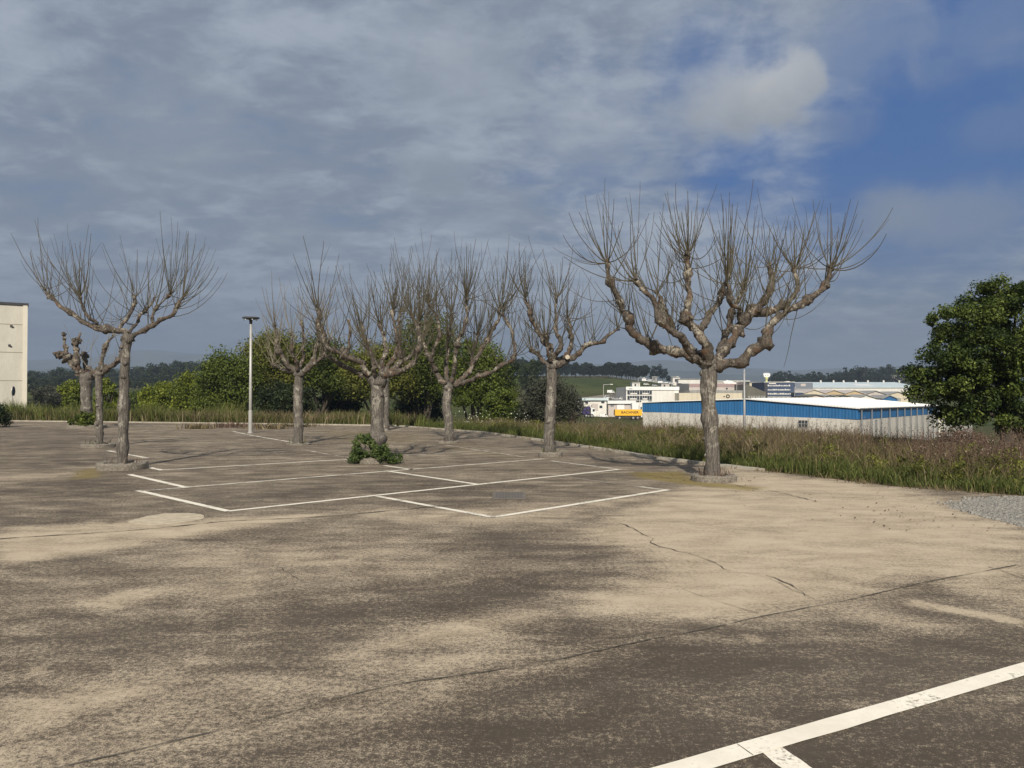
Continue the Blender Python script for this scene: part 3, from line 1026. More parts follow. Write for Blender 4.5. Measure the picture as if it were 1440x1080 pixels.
# shrubs and trees along the back edge: px centre, top py, base py, half width px, depth, material, leaves, label
HEDGE = [
    ('shrub', 102, 532, 578, 20, 66, 'lf_light', 2600, .22, 'bright green shrub in the weeds right of the cream building', 0),
    ('shrub', 150, 530, 580, 18, 64, 'lf_light', 2400, .22, 'bright green bush behind the thin knotty trunk on the left', 0),
    ('shrub', 226, 534, 588, 30, 60, 'lf_light', 4600, .20, 'low yellow green bush at the left end of the hedge', 0),
    ('shrub', 268, 524, 590, 34, 59, 'lf_light', 5200, .20, 'yellow green bush beside the taller dark hedge bush', 0),
    ('shrub', 322, 490, 592, 48, 57, 'lf_mid', 9500, .20, 'broad green bush left of the lamp post', 0),
    ('leafy_tree', 385, 462, 592, 55, 60, 'lf_olive', 9500, .20, 'olive green tree directly behind the lamp post', 1),
    ('leafy_tree', 452, 470, 592, 55, 62, 'lf_mid', 8500, .21, 'dark green tree behind the tree with reddish stubs', 1),
    ('shrub', 400, 535, 594, 46, 54, 'lf_dark', 6500, .18, 'low dark bush at the foot of the olive green tree', 0),
    ('leafy_tree', 530, 478, 594, 58, 58, 'lf_olive', 9500, .20, 'yellowish tree behind the trunk that rises from the bushy planter', 1),
    ('leafy_tree', 600, 436, 596, 58, 62, 'lf_mid', 11000, .21, 'tallest green tree in the middle of the hedge', 1),
    ('leafy_tree', 668, 470, 600, 55, 56, 'lf_mid', 9500, .20, 'green tree at the right end of the hedge', 1),
    ('shrub', 480, 540, 592, 40, 66, 'lf_dark', 4200, .22, 'undergrowth left of the paired trunks, leaves darkened for the shade', 0),  # dark leaf colour stands in for the shade under the crowns
    ('shrub', 590, 540, 594, 44, 66, 'lf_dark', 4600, .22, 'undergrowth right of the paired trunks, leaves darkened for the shade', 0),  # likewise, shade beneath the overhanging crowns put into the leaf colour
    ('shrub', 706, 538, 604, 30, 46, 'lf_mid', 6000, .16, 'rounded green shrub with pale flowers at its foot', 0),
    ('shrub', 745, 565, 606, 22, 44, 'lf_dark', 3600, .15, 'small dark bush between the hedge and the greyish bush', 0),
    ('shrub', 776, 522, 600, 46, 43, 'lf_grey', 9500, .13, 'greyish rounded bush behind the short tree', 0),
    ('leafy_tree', 700, 492, 575, 36, 95, 'lf_dark', 4000, .30, 'dark tree beyond the right end of the hedge', 1),
    ('leafy_tree', 745, 497, 548, 22, 180, 'lf_dark', 1800, .5, 'far dark tree left of the short tree', 1),
    ('shrub', 64, 541, 575, 26, 110, 'lf_grey', 2600, .3, 'grey olive thicket beyond the weeds by the cream building', 0),
    ('shrub', 190, 546, 575, 22, 120, 'lf_mid', 2200, .32, 'green thicket in the field behind the left front tree', 0),
    ('shrub', 1352, 604, 650, 36, 38, 'russet', 3200, .09, 'russet thicket before the grey yard fence right of the warehouse', 0),
    ('shrub', -14, 566, 604, 26, 40, 'lf_dark', 4200, .13, 'shrub at the left edge in front of the cream building, leaves darkened as shadow', 0),  # shadow at this edge put into the dark leaf colour
]
for i, (nm, px, top, bpy_, hw, Y, mt, nl, sz, lab, tree) in enumerate(HEDGE):
    bx = P(px, bpy_, Y)
    bz = tz(bx.x, Y)
    base = Vector((bx.x, Y, bz))
    tp = P(px, top, Y).z
    rx = hw / 1088 * Y
    h = tp - bz
    if tree:
        cz, rz = bz + h * 0.58, h * 0.43
    else:
        cz, rz = bz + h * 0.48, h * 0.54
    nl, sz = int(nl * 2.7), sz * .78
    cr = max(0.35, min(rx, rz) * 0.36)
    shrub(nm, lab, 'tree' if tree else 'shrub', base, (bx.x, Y, cz), (rx * 0.86, rx * 0.9, rz * 0.86), mt, int(26 + nl / 170), nl, sz, cr, 100 + i, 'bushes and trees along the back of the car park',
          5 if not tree else 7, 0.75, 0.06 if not tree else 0.12, 'foliage' if not tree else 'crown', 'stem' if not tree else 'trunk')

# evergreen tree on the right
tb = Vector((P(1416, 628, 21).x, 21, tz(P(1416, 628, 21).x, 21)))
ev = thing('evergreen_tree', 'dense dark evergreen tree at the right edge beside the warehouse', 'tree', tb)
rs = np.random.default_rng(5)
parts = []
for (px, py, rx, rz, nl, ncl, ry) in ((1395, 478, 82, 76, 17000, 90, 1.7), (1330, 520, 58, 50, 8500, 50, 1.1), (1460, 445, 80, 62, 12000, 60, 1.6),
                                  (1470, 540, 80, 70, 11000, 60, 1.6), (1345, 560, 42, 34, 3800, 26, .9), (1395, 575, 50, 30, 4200, 24, 1.0), (1300, 548, 26, 22, 1500, 12, .6), (1345, 450, 52, 32, 5200, 30, 1.0), (1410, 415, 50, 28, 5200, 30, 1.0), (1345, 584, 34, 18, 2200, 20, .8), (1455, 600, 46, 24, 3600, 26, .9), (1385, 540, 60, 50, 7000, 46, 1.3), (1370, 500, 50, 40, 6000, 36, 1.0)):
    c = P(px, py, 21)
    V, Q, tn, C = crown(rs, c, (rx / 1088 * 21 * .85, ry, rz / 1088 * 21 * .85), ncl, int(nl * 1.35), 0.072, 0.26, 0, 0.5)
    parts.append((V, Q, tn, C))
off = 0
Vs, Qs, Ts = [], [], []
for V, Q, tn, C in parts:
    Vs.append(V)
    Qs.append(Q + off)
    Ts.append(tn)
    off += len(V)
build_np('crown', np.concatenate(Vs), np.concatenate(Qs), M['lf_tree'], ev, tb, tint=np.concatenate(Ts))
mb = MB()
tk = [tb + Vector((0, 0, -0.1)), P(1416, 600, 21), P(1414, 560, 21.1), P(1408, 500, 21.1)]
pts, rd = spline(tk, [.21, .17, .14, .07], 0.15)
mb.tube(pts, rd, 10, .2, 3)
for k, tgt in enumerate(((1375, 575, 20.8), (1340, 545, 20.6), (1325, 500, 21.2), (1450, 500, 21.3), (1470, 540, 20.5), (1380, 450, 21.4), (1430, 430, 21.0))):
    s0 = P(1415, 585 - 8 * (k % 4), 21.05)
    e = P(*tgt)
    pts, rd = spline([s0, s0.lerp(e, .5) + Vector((0, 0, .12 * rs.normal())), e], [.09, .06, .02], .15)
    mb.tube(pts, rd, 7, .2, k)
mb.build('trunk', M['dark_bark'], ev, tb, True)

# ------------------------------------------------------------------ pollarded trees


def pollard(label, base_px, Y, trunk, limbs, shoots, seed, trunk_r, extra_shoots=1.0, low_p=0.13, top_py=None, shoot_mat='shoot', wart=1.0, shoot_r=0.0085):
    """trunk: pixels from base to fork. limbs: lists of (px, py, depth offset) with start and end radius; '*' marks a knob."""
    r = random.Random(seed)
    b0 = G(*base_px)
    b0.y = Y
    b0 = Vector((P(base_px[0], base_px[1], Y).x, Y, 0))
    t = thing('pollarded_tree', label, 'tree', b0, 'bare pollarded trees in the car park')
    px2m = Y / 1088
    pts = [P(x, y, Y) for x, y in trunk]
    pts[0].z = -0.03
    trunk_r *= .80
    rad = [trunk_r * q for q in np.linspace(1.10, 0.97, len(pts))]
    rad[-1] *= 1.15
    path, rr = spline(pts, rad, 0.07)
    # swollen scars up the trunk
    for k in range(r.randint(3, 6)):
        i = r.randint(3, len(path) - 3)
        for j in range(-3, 4):
            if 0 <= i + j < len(rr):
                rr[i + j] *= 1 + 0.13 * math.exp(-j * j / 2.5)
    rr[0] *= 1.22
    rr[1] *= 1.12
    mb = MB()
    mb.tube(path, rr, 18, 0.10, seed, True, 7.0)
    for k in range(int(5 * wart)):
        i = r.randint(2, len(path) - 2)
        a = r.uniform(0, 6.28)
        d = Vector((math.cos(a), math.sin(a), 0))
        mb.blob(path[i] + d * rr[i] * 0.9, r.uniform(.035, .065), seed + k, .5, 7, 5)
    fork = pts[-1]
    mb.blob(fork + Vector((0, 0, -0.03)), trunk_r * 1.28, seed, .4, 10, 8, (1.1, 1, .9))
    mb.build('trunk', M['bark'], t, b0, True)
    for li, (lp, r0, r1, ns) in enumerate(limbs):
        knobs, mb_w = [], []
        P3, R3 = [], []
        n = len(lp)
        for i, q in enumerate(lp):
            p = P(q[0], q[1], Y + (q[2] if len(q) > 2 else 0))
            P3.append(p)
            f = (i / (n - 1)) ** 0.8
            R3.append(r0 * (1 - f) + r1 * f)
            if len(q) > 3:
                knobs.append(p)
        path, rr = spline(P3, R3, 0.045)
        for i in range(len(path)):
            bump = 1 + 0.42 * mnoise.noise(path[i] * 6.5 + Vector((seed, li, 0)))
            rr[i] *= max(0.72, bump)
            for kp in knobs:
                dd = (path[i] - kp).length
                rr[i] *= 1 + 0.80 * math.exp(-(dd / (0.075)) ** 2)
            path[i] = path[i] + .35 * Vector((mnoise.noise(path[i] * 9), mnoise.noise(path[i] * 9 + Vector((5, 0, 0))), mnoise.noise(path[i] * 9 + Vector((0, 5, 0))))) * .07 + Vector((mnoise.noise(path[i] * 3 + Vector((7, seed, li))), mnoise.noise(path[i] * 3 + Vector((seed, 9, li))), mnoise.noise(path[i] * 3 + Vector((3, li, seed))))) * 0.06
        i = int(len(path) * .25)
        while i < len(path) - 2:
            amp, wd = r.uniform(.12, .46) * (.3 if r0 > .13 else 1), r.uniform(1.0, 2.0)
            for j in range(max(0, i - 5), min(len(path), i + 6)):
                rr[j] *= 1 + amp * math.exp(-((j - i) / wd) ** 2)
            if r.random() < .5 and r0 < .13:
                v = Vector((r.gauss(0, 1), r.gauss(0, 1), r.gauss(0, 1))).normalized()
                mb_w.append((path[i] + v * rr[i] * .7, rr[i] * r.uniform(.45, .68)))
            i += r.randint(4, 10)
        mb = MB()
        for q, (c_, r_) in enumerate(mb_w):
            mb.blob(c_, r_, seed + q * 1.3, .5, 8, 6)
        mb.tube(path, rr, 10, 0.42, seed + li * 1.7, True, 9.0)
        ends = knobs + [path[-1]]
        for kp in ends:
            for q in range(5):
                v = Vector((r.gauss(0, 1), r.gauss(0, 1), r.gauss(0, 1))).normalized()
                mb.blob(kp + v * r1 * 1.1, r1 * r.uniform(.6, 1.15), seed + q, .6, 8, 6)
        for q in range(int(len(path) * 0.22 * wart)):
            i = r.randint(1, len(path) - 1)
            v = Vector((r.gauss(0, 1), r.gauss(0, 1), r.gauss(0, 1))).normalized()
            mb.blob(path[i] + v * rr[i] * .75, rr[i] * r.uniform(.4, .65), seed + q * 2.2, .6, 6, 5)
        lo = mb.build('limb', M['limb_bark'], t, b0, True)
        if not ns:
            continue
        sb = MB()
        axis = fork + Vector((0, 0, 0.4))
        lo_i = int(len(path) * 0.30)
        ns = int(ns * extra_shoots * 1.22)
        for s in range(ns):
            q = r.random()
            if q < 0.46:
                p = ends[-1 if r.random() < .6 else r.randrange(len(ends))]
                strong = 1.0
            else:
                p = path[r.randint(lo_i, len(path) - 1)]
                strong = 0.85
            out = p - axis
            out.z *= 0.4
            out = out.normalized() if out.length > 1e-4 else Vector((1, 0, 0))
            low = r.random() < low_p
            rnd = Vector((r.gauss(0, 1), r.gauss(0, 1), r.gauss(0, .5)))
            d0 = out * r.uniform(.0, .65) + rnd * .55 + Vector((0, 0, -0.25 if low else r.uniform(.4, 1.4)))
            d0.normalize()
            L = shoots * r.uniform(.50, 1.45) * strong * (0.8 if low else 1)
            if top_py is not None:
                zt = P(720, top_py + abs(r.gauss(0, 26)), Y).z
                if p.z + L * 0.82 > zt:
                    L = max(.30, (zt - p.z) / .84)
            nseg = 8
            pp = p.copy()
            d = d0.copy()
            sp, sr = [pp.copy()], [shoot_r * r.uniform(.85, 1.6)]
            curl = r.uniform(.05, .21) * (1.5 if low else 1)
            rb = sr[0]
            for j in range(nseg):
                d = (d + Vector((r.gauss(0, .045), r.gauss(0, .045), curl))).normalized()
                pp = pp + d * L / nseg
                sp.append(pp.copy())
                sr.append(rb * (1 - 0.62 * (j + 1) / nseg))
            sb.tube(sp, sr, 4, 0, 0, False)
            if r.random() < .45:   # a side twig
                j = r.randint(2, 5)
                dd = (sp[j + 1] - sp[j]).normalized()
                dv = (dd + Vector((r.gauss(0, .5), r.gauss(0, .5), .2))).normalized()
                a = [sp[j] + (dv * u + Vector((0, 0, .25 * u * u / L))) * L * .33 for u in (0, .33, .66, 1.0)]
                sb.tube(a, [sr[j] * .7, sr[j] * .6, sr[j] * .5, .002], 4, 0, 0, False)
        sb.build('shoots', M[shoot_mat], lo, b0, True)
    return t, b0, Y


K = 1  # marks a knob on a limb
# big tree on the right
TREE_A = [
    ([(996, 508, 0), (967, 497, .1), (942, 492, .2), (920, 488, .2, K), (895, 472, .1), (882, 446, 0, K), (871, 428, 0), (859, 400, 0, K), (854, 372, 0)], .115, .040, 34),
    ([(976, 498, -.2), (959, 476, -.4), (940, 462, -.5), (929, 448, -.6, K), (919, 428, -.6), (905, 408, -.7), (894, 394, -.7, K)], .075, .032, 20),
    ([(995, 510, -.1), (993, 490, -.2), (979, 470, -.3), (966, 442, -.3, K), (971, 412, -.3), (969, 384, -.3, K), (967, 358, -.3)], .12, .038, 34),
    ([(984, 466, -.3), (1002, 437, .2), (1017, 410, .4, K), (1025, 388, .5)], .07, .032, 18),
    ([(1003, 508, 0), (1018, 492, .2), (1033, 472, .3), (1044, 452, .4), (1058, 436, .5, K), (1074, 422, .5), (1084, 404, .5, K), (1082, 376, .5)], .125, .038, 34),
    ([(1044, 453, .4), (1038, 437, .1), (1027, 420, -.2, K), (1023, 398, -.3)], .06, .030, 16),
    ([(1008, 512, 0), (1036, 510, -.1), (1053, 494, -.2), (1079, 479, -.3, K), (1087, 456, -.3), (1105, 436, -.3), (1137, 423, -.3, K), (1163, 401, -.3, K), (1168, 378, -.3)], .12, .038, 36),
    ([(1057, 440, .4), (1080, 440, .6), (1103, 430, .7, K), (1120, 409, .7), (1117, 380, .7, K)], .085, .034, 24),
    ([(1012, 500, .3), (1022, 470, .8), (1030, 440, 1.0, K), (1046, 408, 1.1)], .08, .034, 18),
    ([(992, 505, .3), (960, 480, .9), (935, 440, 1.1, K), (925, 410, 1.2)], .08, .034, 16),
]
pollard('largest bare pollarded tree, on the right beside the weeds', (1001, 675), 15.1, [(1001, 675), (1002, 640), (999, 600), (996, 560), (998, 512)], TREE_A, 1.50, 21, .165, 1.1, low_p=.22, top_py=268, wart=1.0, shoot_r=.0078)
TREE_B = [
    ([(771, 511, 0), (776, 494, .1), (763, 478, .1, K), (751, 455, .1), (744, 438, 0, K), (738, 420, 0)], .085, .032, 24),
    ([(777, 509, 0), (788, 486, -.2), (782, 459, -.2, K), (782, 420, -.2)], .075, .026, 18),
    ([(782, 509, .1), (800, 496, .3), (803, 474, .4, K), (798, 446, .4)], .08, .030, 18),
    ([(783, 512, 0), (806, 503, -.1), (826, 484, -.2), (848, 479, -.3, K), (868, 462, -.3)], .085, .030, 18),
    ([(768, 512, 0), (756, 500, .3), (748, 492, .5, K)], .07, .04, 16),
    ([(774, 508, -.2), (770, 490, -.4), (768, 470, -.5, K)], .06, .03, 16),
]
tbb, _, _ = pollard('short bare pollarded tree with a pale saw cut under its crown', (773, 641), 21.1, [(773, 641), (772, 615), (774, 575), (776, 540), (775, 512)], TREE_B, 1.35, 22, .165, 1.05, top_py=338, shoot_r=.0085)
mb = MB()
c0 = P(798, 502, 20.85)
mb.tube([c0 + Vector((0, .25, -.02)), c0], [.055, .062], 12)
mb.build('cut_stub', M['cutwood'], tbb, tbb.location)
TREE_C = [
    ([(626, 541, 0), (612, 522, .2), (603, 503, .3), (590, 472, .4, K), (581, 446, .4, K)], .105, .036, 34),
    ([(612, 520, .1), (606, 503, -.2), (618, 472, -.4, K), (614, 446, -.5), (603, 426, -.5, K)], .075, .032, 30),
    ([(634, 538, 0), (640, 515, -.3), (644, 485, -.5, K), (655, 447, -.5), (656, 420, -.5, K)], .09, .032, 36),
    ([(637, 541, 0), (655, 529, .2), (666, 509, .3), (685, 477, .3, K), (699, 453, .3), (702, 436, .3, K)], .10, .036, 34),
    ([(640, 543, 0), (672, 531, -.2), (702, 515, -.4), (722, 502, -.4, K), (719, 466, -.4), (707, 442, -.4, K)], .09, .034, 26),
    ([(630, 540, .2), (628, 510, .9), (632, 470, 1.2, K), (636, 440, 1.2)], .08, .032, 26),
    ([(660, 528, .3), (664, 500, .8), (672, 470, 1.0, K)], .06, .03, 20),
]
pollard('bare pollarded tree with a broad dense crown right of the paired trunks', (632, 623), 27.0, [(632, 623), (631, 595), (628, 570), (631, 544)], TREE_C, 2.15, 23, .175, 1.25, top_py=338, shoot_r=.0095)
TREE_D = [
    ([(520, 527, 0), (507, 511, -.1), (484, 499, -.2, K), (460, 487, -.2), (451, 462, -.2, K), (448, 436, -.2)], .095, .03, 24),
    ([(525, 533, 0), (504, 524, .2), (478, 513, .3, K), (456, 498, .3)], .085, .03, 10),
    ([(536, 531, 0), (555, 521, .1), (564, 498, .2, K), (558, 468, .2), (552, 438, .2, K)], .09, .032, 30),
    ([(489, 498, -.2), (491, 475, -.2), (493, 450, -.2)], .032, .024, 0),
    ([(528, 528, -.2), (523, 505, -.4), (514, 484, -.5, K)], .06, .03, 16),
    ([(536, 528, .3), (541, 490, .9), (536, 455, 1.1, K)], .07, .03, 24),
    ([(540, 528, -.2), (575, 515, -.3), (590, 490, -.3, K), (588, 455, -.3)], .07, .03, 24),
]
pollard('gnarled pollarded tree rising from the planter with the green bush', (530, 648), 19.2, [(530, 648), (530, 610), (531, 570), (530, 535)], TREE_D, 1.45, 24, .185, 1.0, top_py=348, wart=2.2, shoot_r=.0082)
TREE_D2 = [
    ([(541, 525, 0), (525, 505, .3), (515, 480, .4, K), (508, 455, .4)], .11, .04, 24),
    ([(541, 523, 0), (556, 498, 0), (560, 470, 0, K), (562, 440, 0)], .11, .04, 30),
    ([(542, 525, 0), (572, 505, .4), (592, 478, .6, K), (600, 445, .6)], .12, .04, 30),
]
pollard('bare tree whose trunk stands half hidden behind the gnarled planter tree', (541, 606), 36.5, [(541, 606), (541, 575), (541, 545), (541, 522)], TREE_D2, 2.3, 25, .23, 1.15, top_py=345, shoot_r=.010)
TREE_E = [
    ([(416, 522, 0), (404, 512, -.1), (393, 495, -.2, K), (389, 480, -.2), (386, 458, -.2, K)], .10, .035, 20),
    ([(420, 521, 0), (425, 505, .2), (427, 468, .2), (424, 452, .2, K)], .06, .03, 12),
    ([(426, 523, 0), (441, 505, .1), (445, 488, .1, K), (447, 466, .1), (452, 446, .1, K)], .085, .034, 22),
    ([(428, 522, 0), (448, 508, -.3), (458, 492, -.3, K), (462, 476, -.3)], .07, .032, 16),
    ([(414, 522, 0), (398, 520, .4), (384, 513, .6, K)], .075, .04, 12),
    ([(419, 520, -.2), (412, 497, -.5), (410, 470, -.6, K)], .06, .03, 14),
]
pollard('leaning bare tree right of the lamp post with reddish stubs', (419, 625), 26.0, [(419, 625), (420, 600), (419, 565), (420, 540), (421, 524)], TREE_E, 1.35, 26, .175, 1.0, top_py=372, shoot_mat='shoot_pale', shoot_r=.009)
TREE_F = [
    ([(176, 470, 0), (166, 465, 0), (150, 463, 0, K), (136, 460, 0, K), (125, 457, 0), (112, 450, 0), (100, 441, 0, K), (80, 427, 0), (69, 418, 0, K), (63, 407, 0)], .072, .026, 30),
    ([(136, 457, 0), (122, 442, -.2), (113, 428, -.3), (112, 417, -.3, K)], .03, .022, 20),
    ([(176, 471, 0), (170, 458, .2), (180, 444, .3), (189, 430, .3, K), (192, 418, .3)], .045, .022, 16),
    ([(184, 473, 0), (200, 464, 0), (222, 452, 0), (239, 444, 0), (250, 428, 0, K), (256, 418, 0)], .055, .024, 22),
    ([(211, 457, 0), (219, 432, .3, K), (236, 416, .3, K)], .034, .022, 22),
    ([(180, 470, .1), (192, 455, .6), (205, 438, .9, K), (214, 420, 1.0)], .04, .022, 12),
]
pollard('slender bare pollarded tree in front on the left with wide limbs', (172, 659), 17.5, [(172, 659), (173, 620), (174, 575), (175, 530), (177, 495), (179, 474)], TREE_F, 1.45, 27, .122, .92, top_py=312, wart=1.0, shoot_r=.0072)
TREE_G = [
    ([(139, 526, 0), (143, 505, .1), (149, 486, .1, K), (160, 472, .1)], .075, .03, 7),
    ([(140, 527, 0), (154, 516, -.1), (168, 506, -.1, K), (171, 494, -.1)], .07, .03, 5),
    ([(138, 527, 0), (131, 521, .2), (124, 518, .3, K)], .06, .04, 3),
]
pollard('thin knotty trunk with few branches beside the thick stubby tree', (140, 629), 24.6, [(140, 629), (140, 600), (140, 570), (139, 545), (139, 525)], TREE_G, 1.2, 28, .115, 1.0, wart=3.0, shoot_mat='shoot_pale', shoot_r=.010)
TREE_H = [
    ([(118, 527, 0), (106, 516, 0), (96, 505, 0, K), (84, 498, 0, K), (79, 499, 0)], .20, .10, 0),
    ([(94, 505, 0), (92, 490, 0), (90, 476, 0), (90, 469, 0, K)], .10, .06, 0),
    ([(112, 528, 0), (108, 512, -.2), (107, 492, -.2), (107, 480, -.2, K)], .15, .12, 0),
    ([(107, 482, -.2), (112, 474, -.2), (113, 469, -.2)], .06, .04, 0),
    ([(128, 526, 0), (146, 519, 0, K), (160, 513, 0), (168, 507, 0, K)], .17, .08, 6),
    ([(122, 524, .3), (120, 512, .6), (119, 500, .8, K)], .14, .10, 4),
]
pollard('thick stubby pollarded tree with lopped arms at the left', (122, 601), 39.5, [(122, 601), (122, 580), (121, 555), (121, 530)], TREE_H, 1.5, 29, .30, 1.0, wart=1.5, shoot_mat='shoot_pale', shoot_r=.011)

# planter rings


def planter(px, py, rpx, h, label, Y=None, w=0.09, seed=0, gap=False, tuft=0):
    c = G(px, py)
    if Y:
        c = Vector((P(px, py, Y).x, Y, 0))
    R = rpx / 1088 * c.y
    t = thing('tree_planter', label, 'planter', (c.x, c.y, 0), 'round planter kerbs at the tree feet')
    mb = MB()
    n = 48
    prof = [(-w, 0.0), (-w, h * .8), (-w * .75, h), (w * .7, h), (w, h * .78), (w, 0.0)]
    r = random.Random(seed)
    for k in range(n):
        a = 2 * math.pi * k / n
        for q, (dr, z) in enumerate(prof):
            nz = mnoise.noise(Vector((math.cos(a) * 3, math.sin(a) * 3, q + seed)))
            rr = R + dr + 0.02 * nz
            mb.V.append((rr * math.cos(a), rr * math.sin(a), max(0, z * (1 + .22 * nz))))
    m = len(prof)
    for k in range(n):
        k2 = (k + 1) % n
        for q in range(m - 1):
            mb.F.append((k * m + q, k2 * m + q, k2 * m + q + 1, k * m + q + 1)[::-1])
    mb.build('kerb_ring', M['aggregate'], t)
    s = MB()
    for k in range(24):
        a = 2 * math.pi * k / 24
        s.V.append(((R - w * .9) * math.cos(a), (R - w * .9) * math.sin(a), h * .45))
    s.V.append((0, 0, h * .75))
    for k in range(24):
        s.F.append((k, (k + 1) % 24, 24))
    s.build('soil', M['soil'], t)
    if tuft:
        rs = np.random.default_rng(seed + 50)
        nb = tuft
        a = rs.uniform(0, 6.28, nb)
        q = R * np.sqrt(rs.uniform(0.1, 1, nb))
        V, Q, tn = blades(np.stack([q * np.cos(a), q * np.sin(a), np.full(nb, h * .5)], -1), rs.uniform(.06, .28, nb), .010, rs, .5)
        build_np('weeds', V, Q, M['russet' if seed % 2 else 'grass'], t, tint=tn)['kind'] = 'stuff'
    return t


def blades(pos, hgt, width, rs, lean=0.35):
    """curved grass blades, two quads each"""
    n = len(pos)
    a = rs.uniform(0, 6.283, n)
    side = np.stack([np.cos(a), np.sin(a), np.zeros(n)], -1)
    b = rs.uniform(0, 6.283, n)
    ln = np.stack([np.cos(b), np.sin(b), np.zeros(n)], -1) * (hgt * np.abs(rs.normal(0, lean, n)))[:, None]
    wd = (width * rs.uniform(.6, 1.4, n))[:, None]
    up = np.stack([np.zeros(n), np.zeros(n), hgt], -1)
    p1 = pos + up * .55 + ln * .35
    p2 = pos + up * np.clip(1 - rs.uniform(0, .2, n), 0, 1)[:, None] + ln
    V = np.stack([pos - side * wd, pos + side * wd, p1 + side * wd * .8, p1 - side * wd * .8, p2 + side * wd * .15, p2 - side * wd * .15], 1).reshape(-1, 3)
    Q = (np.array([[0, 1, 2, 3], [3, 2, 4, 5]])[None] + 6 * np.arange(n)[:, None, None]).reshape(-1, 4)
    t = np.repeat(np.clip(rs.normal(.45, .25, n), 0, 1), 6)
    return V, Q, t


planter(1004, 677, 26, .12, 'round aggregate planter kerb at the foot of the largest bare tree', 15.0, .075, 1, tuft=70)
planter(774, 643, 14, .12, 'round planter kerb at the foot of the short tree with the saw cut', 21.0, .07, 2, tuft=20)
planter(172, 661, 28, .15, 'round planter kerb at the foot of the slender front left tree', 17.4, .085, 3, tuft=25)
planter(138, 628, 19, .12, 'round planter kerb at the foot of the thin knotty tree', 24.6, .08, 4, tuft=20)
planter(122, 604, 22, .16, 'round planter kerb full of weeds at the foot of the thick stubby tree', 39.2, .12, 5, tuft=60)
planter(527, 651, 20, .14, 'round planter kerb under the green bush', 19.0, .085, 6, tuft=0)
planter(630, 624, 12, .07, 'crumbled planter kerb at the foot of the broad dense tree', 26.9, .09, 7, tuft=20)
planter(420, 627, 13, .05, 'low worn planter kerb at the foot of the leaning tree by the lamp', 25.9, .09, 8, tuft=20)

# green bush in the planter
bb = Vector((P(519, 650, 18.75).x, 18.75, .05))
bt = thing('planter_bush', 'leafy green bush growing in the planter in the middle of the bays', 'bush', bb)
rs = np.random.default_rng(77)
Vs, Qs, Ts, off = [], [], [], 0
for (px, py, rx, rz, nl, ncl) in ((514, 630, 22, 22, 4200, 44), (536, 637, 24, 16, 3200, 34), (556, 645, 15, 10, 1300, 18), (513, 614, 11, 10, 800, 12), (500, 643, 11, 11, 900, 12)):
    c = P(px, py, 18.75)
    V, Q, tn, C = crown(rs, c, (rx / 1088 * 18.75 * .8, .28, rz / 1088 * 18.75 * .8), ncl, nl, .055, .095, 0, .38)
    V[:, 2] = np.maximum(V[:, 2], .02)
    Vs.append(V); Qs.append(Q + off); Ts.append(tn); off += len(V)
build_np('leaves', np.concatenate(Vs), np.concatenate(Qs), M['lf_bush'], bt, bb, tint=np.concatenate(Ts))
mb = MB()
for k in range(12):
    e = P(rng.uniform(498, 556), rng.uniform(614, 640), 18.75 + rng.uniform(-.2, .2))
    s0 = bb + Vector((rng.uniform(-.2, .3), rng.uniform(-.1, .1), 0))
    mb.tube([s0, s0.lerp(e, .5) + Vector((0, 0, .06)), e], [.010, .008, .003], 5)
mb.build('stem', M['shoot'], bt, bb)
# weeds in the far left planter
vb = Vector((P(119, 603, 38.7).x, 38.7, .1))
shrub('weed_clump', 'leafy weeds crowding the foot of the thick stubby tree', 'weeds', vb, vb + Vector((0, 0, .3)), (.85, .4, .35), 'lf_mid', 26, 1500, .13, .16, 301, None, 4, 0, .012)

# ------------------------------------------------------------------ grass and weeds
def strip(n, s0, s1, d0, d1, rs, power=1.0):
    y = rs.uniform(s0, s1, n)
    d = d0 + (d1 - d0) * rs.uniform(0, 1, n) ** power
    x = edge_x(y) + d
    y2 = y + d * 0.45
    x = edge_x(y2 - d * 0.45) + d * 0.9
    return np.stack([x, y2, terrain_z(x, y2) + 0.0], -1)


rs = np.random.default_rng(3)
# short green growth against the kerb
def patchy(pos, sc, seed):
    return np.array([mnoise.noise(Vector((p[0] * sc, p[1] * sc, seed))) for p in pos])


p = np.concatenate([strip(26000, 9, 40, 0.10, 1.9, rs, 1.4), strip(7000, 3, 14, .10, 2.4, rs)])
k = patchy(p, .9, 1.0)
h = rs.uniform(.10, .34, len(p)) * (1 + .8 * k)
V, Q, t = blades(p, np.maximum(h, .06), .008, rs, .55)
tag(build_np('grass', V, Q, M['grass'], tint=t), 'short green grass along the kerb of the car park', None, None, 'stuff')
p = np.concatenate([strip(52000, 8, 40, 0.7, 11, rs, .9), strip(9000, -2, 12, 1.2, 8, rs)])
k = patchy(p, .55, 4.0)
h = rs.uniform(.14, .56, len(p)) * (1 + .7 * k)
V, Q, t = blades(p, h, .0068, rs, .55)
t = np.clip(t + np.repeat(k * .35, 6), 0, 1)
tag(build_np('tall_grass', V, Q, M['dry'], tint=t), 'tall dry olive and brown grass beyond the kerb', None, None, 'stuff')
p = np.concatenate([strip(8000, 9, 40, 0.9, 9, rs, .9), strip(6000, 24, 42, .2, 6, rs)])
h = rs.uniform(.12, .46, len(p)) * (1 + .8 * patchy(p, .8, 12.0))
V, Q, t = blades(p, h, .008, rs, .6)
tag(build_np('grass', V, Q, M['grass'], tint=t), 'green grass mixed through the tall dry grass', None, None, 'stuff')
